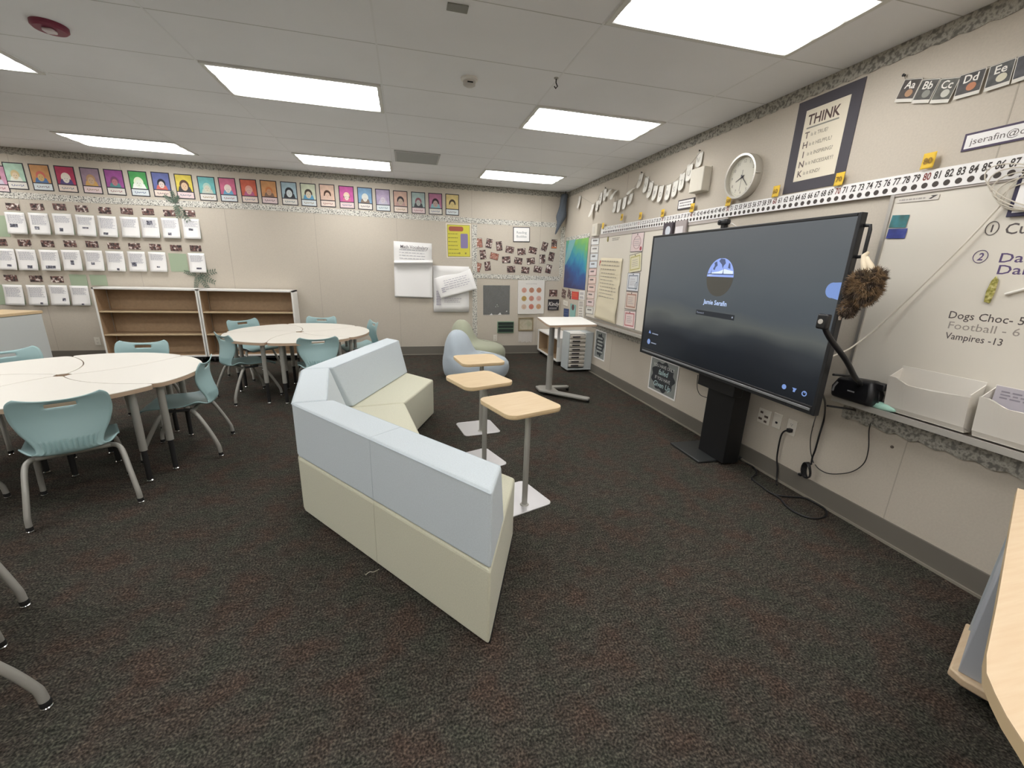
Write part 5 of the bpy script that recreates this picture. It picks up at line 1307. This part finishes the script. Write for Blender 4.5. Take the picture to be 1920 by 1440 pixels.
t = thing('white_box', 'small white box fixed at the far top corner of the left whiteboard', 'wall box', (XR, 6.03, 2.115), ROT_R)
box(-.09, .09, -.085, .085, 0, .06).build('housing', mat('cream_plastic', '#d8d2c4', .45), t, bevel=.006)
box(-.07, .0, -.05, .05, .06, .062).build('label', flat('#cfcac0'), t, smooth=0)

# ocean poster and the small cards under it
m = bpy.data.materials.new('ocean_print'); m.use_nodes = True; nt = m.node_tree; bs = nt.nodes['Principled BSDF']; bs.inputs['Roughness'].default_value = .4
tc = nt.nodes.new('ShaderNodeTexCoord'); nz = nt.nodes.new('ShaderNodeTexNoise'); nz.inputs['Scale'].default_value = 3.2; nz.inputs['Detail'].default_value = 4; nz.inputs['Distortion'].default_value = 1.2
nt.links.new(tc.outputs['Object'], nz.inputs['Vector']); sp = nt.nodes.new('ShaderNodeSeparateXYZ'); nt.links.new(tc.outputs['Object'], sp.inputs[0])
ma = nt.nodes.new('ShaderNodeMath'); ma.operation = 'MULTIPLY_ADD'; ma.inputs[1].default_value = .95; nt.links.new(sp.outputs[1], ma.inputs[0])
mb2 = nt.nodes.new('ShaderNodeMath'); mb2.operation = 'MULTIPLY_ADD'; mb2.inputs[1].default_value = .30; mb2.inputs[2].default_value = .18; nt.links.new(sp.outputs[0], mb2.inputs[0])
mc = nt.nodes.new('ShaderNodeMath'); mc.operation = 'MULTIPLY_ADD'; mc.inputs[1].default_value = .6; nt.links.new(nz.outputs['Fac'], mc.inputs[0]); nt.links.new(mb2.outputs[0], mc.inputs[2]); nt.links.new(mc.outputs[0], ma.inputs[2])
rp = nt.nodes.new('ShaderNodeValToRGB'); el = rp.color_ramp.elements
for _ in range(4): el.new(.5)
for q, (p, c_) in enumerate(((.12, '#343a6c'), (.35, '#2e5696'), (.52, '#2c86b0'), (.66, '#4aa3a4'), (.80, '#6aab6c'), (.95, '#8cbc54'))): el[q].position = p; el[q].color = lin(c_)
nt.links.new(ma.outputs[0], rp.inputs[0]); nt.links.new(rp.outputs[0], bs.inputs['Base Color'])
t = thing('ocean_poster', 'blue and green underwater poster on the right wall by the corner', 'poster', (XR - .004, 6.80, 1.63), ROT_R)
box(-.50, .46, -.40, .40, -.001, .001).build('print', m, t, smooth=0)
a = MB(); a.prism([(-.36, .40), (-.06, .40), (-.30, .12), (-.49, -.02), (-.49, .12)], .001, .0014); a.build('light_shaft', flat('#7fb4b8'), t, smooth=0)
def Zh(x, y): return (1010 + x / 11.08, 510 + y / 11.08)
photo(*Zh(520, 450), 'narrow dark photo directly under the ocean poster, nearest the corner', -.15, .20, .15, M_PHOTO, 'pictures by the corner', 'R')
photo(*Zh(640, 455), 'second dark photo under the ocean poster', -.25, .17, .15, M_PHOTO, 'pictures by the corner', 'R')
def card(name, label, cat, tl, tr, bl, col, extra=None):
    t, w, h = qthing(name, label, cat, 'R', Zh(*tl), Zh(*tr), Zh(*bl), .005)
    box(-w/2, w/2, -h/2, h/2, -.001, .001).build('sheet', flat(col), t, smooth=0)
    if extra:
        m = MB(); scribble_lines(m, -w * .36, w * .4, [h * q for q in extra[1]], h * .07, .0016); m.build('lettering', flat(extra[0]), t, smooth=0)
    return t
card('red_card', 'bright red square card under the ocean poster', 'card', (692, 402), (832, 415), (690, 560), '#cf5148', ('#e0824c', (.2, -.05)))
card('word_card', 'white word card right of the red card, under the ocean poster', 'card', (848, 380), (966, 385), (842, 570), '#e2deda', ('#8a868c', (.22, .1, -.2, -.32)))
card('shelf_label', 'small white label with a grey edge under the two dark photos', 'card', (518, 578), (612, 610), (512, 680), '#e2dcd0', ('#b4aea4', (.1, -.15)))
card('navy_card', 'dark blue card low on the right wall behind the standing desk', 'card', (535, 758), (640, 775), (510, 920), '#3c4c74', ('#5a6c94', (.2, -.1)))
t = card('teal_card', 'teal card picturing a small figure, low on the right wall', 'card', (660, 650), (775, 690), (648, 920), '#8ab4ae')
MB().disc(-.0, .06, .06, .001, .0018, 14, .05).build('printed_figure', flat('#6c5050'), t, smooth=0)
card('paper_strip', 'long hanging white paper strip of print beside the left whiteboard edge', 'sheet of paper', (832, 592), (945, 590), (825, 955), '#ddd8d0', ('#a49e98', (.4, .3, .2, .05, -.1, -.25, -.38)))

# posters low on the wall
t = thing('failed_poster', 'chalkboard poster about failing and giving up, under the television', 'poster', (XR - .004, 3.985, .40), ROT_R)
w, h = .535, .40
box(-w/2, w/2, -h/2, h/2, -.001, .001).build('white_border', M_PAPER, t, smooth=0)
box(-w/2 + .018, w/2 - .018, -h/2 + .018, h/2 - .018, .001, .0015).build('grey_print', mat('slate_print', '#8c908c', .6, noise=.1, nscale=9), t, smooth=0)
MB().prism([((.215 + .018 * math.cos(9 * a)) * math.cos(a), (.165 + .014 * math.cos(9 * a)) * math.sin(a)) for a in [2 * PI * k / 72 for k in range(72)]], .0015, .002).build('dark_panel', flat('#33363a'), t, smooth=0)
m, m2 = MB(), MB()
text_into(m, 'YOU HAVE ONLY', 0, .115, .040, .0024, sx=.9); text_into(m2, 'failed', 0, .050, .062, .0024, bold=.001, shear=.2)
text_into(m, 'IF YOU HAVE', 0, -.025, .040, .0024, sx=.9); text_into(m2, 'Given Up', 0, -.095, .062, .0024, bold=.001, shear=.2)
m.build('lettering', flat('#d6d8d4'), t, smooth=0); m2.build('script_text', flat('#b9d4d4'), t, smooth=0)
t = thing('small_poster', 'dark speckled poster low on the right wall behind the drawer tower', 'poster', (XR - .004, 5.62, .47), ROT_R)
w, h = .36, .43
box(-w/2, w/2, -h/2, h/2, -.001, .001).build('white_border', M_PAPER, t, smooth=0)
box(-w/2 + .02, w/2 - .02, -h/2 + .02, h/2 - .02, .001, .0015).build('grey_print', mat('slate_print', '#8c908c', .6, noise=.1, nscale=9), t, smooth=0)
MB().prism([((.125 + .012 * math.cos(9 * a)) * math.cos(a), (.165 + .014 * math.cos(9 * a)) * math.sin(a)) for a in [2 * PI * k / 72 for k in range(72)]], .0015, .002).build('dark_panel', flat('#33363a'), t, smooth=0)
m = MB(); scribble_lines(m, -.09, .10, [.10, .05, 0, -.05, -.10], .026, .0024); m.build('lettering', flat('#b4b8b4'), t, smooth=0)

def Zi(x, y): return (1240 + x / 2.769, 640 + y / 2.769)
outlet('data_plate', 'ivory data plate with four dark jacks under the television, leftmost of three', 'R', Zi(505, 340), Zi(572, 365), Zi(500, 415), 'data')
outlet('wall_jack', 'ivory plate with one small jack, middle of the three under the television', 'R', Zi(583, 372), Zi(630, 385), Zi(577, 440), 'jack')
outlet('wall_outlet', 'ivory power outlet with a black plug in it, rightmost of three under the television', 'R', Zi(655, 400), Zi(712, 412), Zi(645, 482), 'power')

# ---- cables
def path_pts(seq):
    out = []
    for kind, x, y in seq:
        px, py = Zi(x, y)
        if kind == 'w': p = right_pt(px, py, .022)
        elif kind == 'f':
            p = floor_pt(px, py, .008); p.x = min(p.x, XR - .035)
        else: p = hit(px, py, 0, kind)
        out.append(tuple(p))
    return out
def cable(label, pts, r, material=M_BLACK, n=60, name='cable', group='cables by the television'):
    return tag(MB().tube(catmull(pts, n), r, 8).build(name, material, smooth=60), label, 'cable', group)
o = cable('black power cord dropping from the right outlet to the carpet', path_pts([('w', 668, 462), ('w', 640, 466), ('w', 622, 490), ('w', 608, 550), ('w', 600, 610), ('w', 603, 665), ('f', 607, 722), ('f', 600, 745)]), .006)
a = right_pt(*Zi(668, 462), .02)
pl_ = box(-.016, .016, -.014, .014, -.012, .02).build('plug', M_BLACK, bevel=.004); pl_.parent = o; pl_.location = a; pl_.rotation_euler = ROT_R
cable('black floor cable looping over the carpet from the television stand', path_pts([(2.66, 366, 455), (2.66, 375, 515), ('f', 440, 600), ('f', 492, 650), ('f', 495, 688), ('f', 470, 710), ('f', 520, 752), ('f', 575, 790), ('f', 650, 805), ('f', 740, 812), ('f', 800, 825), ('f', 850, 872), ('f', 852, 908), ('f', 790, 920), ('f', 710, 895), ('f', 650, 855), ('f', 615, 815), ('f', 585, 795)]), .006, n=110)
cable('thick black cable hanging beside the television to a tied bundle', path_pts([(2.45, 836, 275), (2.6, 850, 320), ('w', 845, 400), ('w', 822, 480), ('w', 800, 560), ('w', 785, 600), ('w', 778, 640)]), .006)
cable('thin dark cable hanging just left of the thick one', path_pts([(2.45, 805, 380), ('w', 790, 430), ('w', 775, 500), ('w', 775, 570), ('w', 790, 632)]), .003)
cable('thin dark cable hanging in a wide loop under the document camera', path_pts([(2.70, 1128, 250), (2.66, 1128, 300), ('w', 1110, 380), ('w', 1080, 450), ('w', 1075, 560), ('w', 1050, 635), ('w', 980, 680), ('w', 880, 688), ('w', 825, 668), ('w', 798, 640)]), .003)
bd = [(0, 'w', 782, 632)]
b = MB(); ct = right_pt(*Zi(765, 668), .03)
for k in range(6):
    ph = k * .5
    b.tube([(ct.x - .006 * k + .004 * math.sin(a * 2), ct.y + (.022 + .004 * k) * math.cos(a) * .8 + .03 * math.sin(a) * .35, ct.z + .055 * math.sin(a)) for a in [2 * PI * q / 18 + ph for q in range(19)]], .0035, 6)
o = tag(b.build('cable_bundle', M_BLACK, smooth=60), 'tied bundle of black cable hanging just above the baseboard', 'cable', 'cables by the television')
pl_ = box(-.02, .02, -.012, .012, -.008, .012).build('plug', M_BLACK, bevel=.004); pl_.parent = o; pl_.location = (ct.x, ct.y + .045, ct.z - .06)
cable('thin cable curving under the television left of its stand', path_pts([(2.45, 190, 175), (2.5, 186, 215), (2.55, 188, 250), (2.58, 205, 280), (2.6, 250, 296)]), .003)
def pp(px, py, x): return tuple(hit(px, py, 0, x))
cable('white cord stretched diagonally from the television edge up across the right whiteboard', [pp(1560, 668, 2.44), pp(1575, 662, 2.50), pp(1592, 654, 2.58), pp(1608, 643, 2.66), pp(1640, 618, 2.72), pp(1700, 563, 2.745), pp(1760, 505, 2.745), pp(1820, 445, 2.745), pp(1880, 380, 2.745)], .0045, flat('#d9d3c6'), 50, 'cable')
b = MB(); ct = right_pt(1912, 368, .05)
for k in range(5):
    rr = .085 + .018 * k
    b.tube([(XR - .035 - .004 * k, ct.y - .02 + rr * math.cos(a) * 1.1, ct.z + .01 * k + rr * .72 * math.sin(a + .2 * k)) for a in [2 * PI * q / 26 for q in range(27)]], .0028, 6)
b.tube(catmull([pp(1880, 380, 2.745), pp(1893, 352, 2.735), pp(1925, 322, 2.735)], 10), .0028, 6)
tag(b.build('cable_coil', flat('#cfc8ba'), smooth=60), 'coil of white cord hung over the framed notice at the right picture edge', 'cable')
cable('short black bracket rod from the television back to the tray', [(2.42, 1.84, .99), (2.6, 1.90, .965), (2.74, 1.95, .95)], .007, M_BLACK, 8, 'bracket_rod', 'rods behind the television')
cable('lower black bracket rod from the television back towards the wall', [(2.42, 1.83, .80), (2.6, 1.86, .765), (2.72, 1.88, .74)], .006, M_BLACK, 8, 'bracket_rod', 'rods behind the television')

# ---- on and around the right whiteboard
t, w, h = qthing('tape_label', 'white paper strip with a dark arrow at the top left of the right whiteboard', 'label', 'R', (1687, 372), (1765, 364), (1686, 381), .016)
box(-w/2, w/2, -h/2, h/2, 0, .001).build('paper', flat('#d9d3ca'), t, smooth=0)
scribble_lines(MB(), -w*.45, w*.2, [0], .008, .0016).build('print', flat('#a8a29c'), t, smooth=0)
MB().prism([(w*.33, -h*.3), (w*.47, h*.4), (w*.30, h*.38), (w*.36, h*.15), (w*.27, -h*.2)], .001, .0016).build('arrow', flat('#4c4848'), t, smooth=0)
def pic(label, tl, tr, bl, stops, name):
    t, w, h = qthing('board_photo', label, 'photograph', 'R', tl, tr, bl, .016, 'photos on the right whiteboard')
    box(-w/2, w/2, -h/2, h/2, 0, .001).build('print', ramp_mat(name, stops, scale=7, rough=.4), t, smooth=0)
pic('teal landscape photo at the left edge of the right whiteboard', (1677, 404), (1709, 403), (1670, 427), [(.35, '#2f4c44'), (.5, '#3f8088'), (.65, '#7fb0b4')], 'teal_photo')
pic('dark blue photo directly under the teal one on the right whiteboard', (1670, 429.5), (1705.5, 428.5), (1664.5, 447.5), [(.35, '#23265a'), (.5, '#3c468e'), (.65, '#7a84b4')], 'blue_photo')
a = right_pt(1859, 545, .016)
o = MB().prism([(-.012, -.055), (.010, -.06), (.016, -.01), (.014, .05), (.002, .07), (-.010, .045), (-.016, -.005)], 0, .007).build('leaf_magnet', ramp_mat('olive_glitter', [(.35, '#6c6a34'), (.5, '#a49c50'), (.65, '#cfc890')], scale=60, rough=.3), bevel=.002)
o.location = a; o.rotation_euler = ROT_R; tag(o, 'slim olive glitter leaf magnet on the right whiteboard', 'magnet')
a, b_ = right_pt(1885, 552, .02), right_pt(1925, 541, .02)
tag(MB().tube([tuple(a), tuple(a.lerp(b_, .3)), tuple(b_)], [.007, .0075, .0065], 10).build('white_marker', flat('#e8e4dc')), 'slim white pen stuck on the right whiteboard by the picture edge', 'pen')
def file_bin(yc, label, papers):
    t = thing('file_bin', label, 'file bin', (XR - .024, yc, .805), ROT_R, group='white wall file bins')
    m = mat('frosted_bin', '#e0dbd2', .35)
    w = .37
    box(-w/2, w/2, .0, .262, 0, .004).build('back_panel', m, t, bevel=.001)
    f = MB(); top = []
    for k in range(21):
        u = k / 20; top.append((-w/2 + w * u, (.205 if u < .12 else (.205 - .03 * min(1, (u - .12) / .15)) if u < .6 else .175 + .015 * (u - .6) / .4), .088))
    f.loft([[(-w/2 + w * k / 20, .03, .062) for k in range(21)] + [(w/2 - w * k / 20, .03, .066) for k in range(21)], [p for p in top] + [(p[0], p[1], p[2] + .004) for p in top[::-1]]], cap=True)
    f.build('front_panel', m, t, smooth=0)
    for x in (-w/2, w/2 - .004): MB().loft([[(x, .0, 0), (x + .004, 0, 0), (x + .004, .03, .064), (x, .03, .064)], [(x, .25, 0), (x + .004, .25, 0), (x + .004, .20, .088), (x, .20, .088)]]).build('side_panel', m, t, smooth=0)
    box(-w/2, w/2, .0, .004, 0, .05).build('bottom', m, t, smooth=0)
    MB().loft([[(-w/2, 0, .046), (w/2, 0, .046), (w/2, .004, .05), (-w/2, .004, .05)], [(-w/2, .03, .060), (w/2, .03, .060), (w/2, .031, .066), (-w/2, .031, .066)]]).build('lower_front', m, t, smooth=0)
    if papers:
        p = box(-w/2 + .015, w/2 - .015, .03, .262, .02, .028).build('filed_papers', flat('#b9b4bc'), t, smooth=0)
        scribble_lines(MB(), -w*.4, w*.4, [.24, .225, .21], .007, .029).build('print', flat('#8f8a94'), p, smooth=0)
    return t
file_bin(1.528, 'empty frosted white file bin on the right whiteboard tray, beside the document camera', False)
file_bin(1.125, 'frosted white file bin with papers on the tray at the right picture edge', True)
t = thing('board_eraser', 'mint green rounded eraser on the tray beside the document camera', 'eraser', (2.700, 1.725, .806), ROT_R)
MB().loft([[(rx * math.cos(a) * .075, y, rx * math.sin(a) * .034) for a in [2 * PI * k / 24 for k in range(24)]] for y, rx in ((-.0, .92), (.008, 1), (.022, .9), (.032, .62), (.036, .2))]).build('body', mat('mint_plastic', '#a9d4c4', .35), t, smooth=180)
box(-.06, .06, -.004, .0, -.024, .024).build('felt_pad', flat('#6f7a78'), t, smooth=0)
o = MB().disc(0, 0, .009, 0, .003, 14).build('wall_plug', flat('#6a6058')); o.location = right_pt(*Zi(1199, 548), .001); o.rotation_euler = ROT_R; tag(o, 'small dark round plug in the wall under the right whiteboard', 'wall plug')
# lint and a thread on the carpet
a = floor_pt(697, 1074, .004)
tag(MB().tube(catmull([(a.x - .03, a.y - .01, .004), (a.x - .01, a.y + .004, .008), (a.x + .01, a.y + .002, .006), (a.x + .035, a.y + .02, .004)], 16), .0016, 6).build('loose_thread', flat('#b9b4a4')), 'pale loose thread on the carpet beside the nearest sofa bench', 'thread')
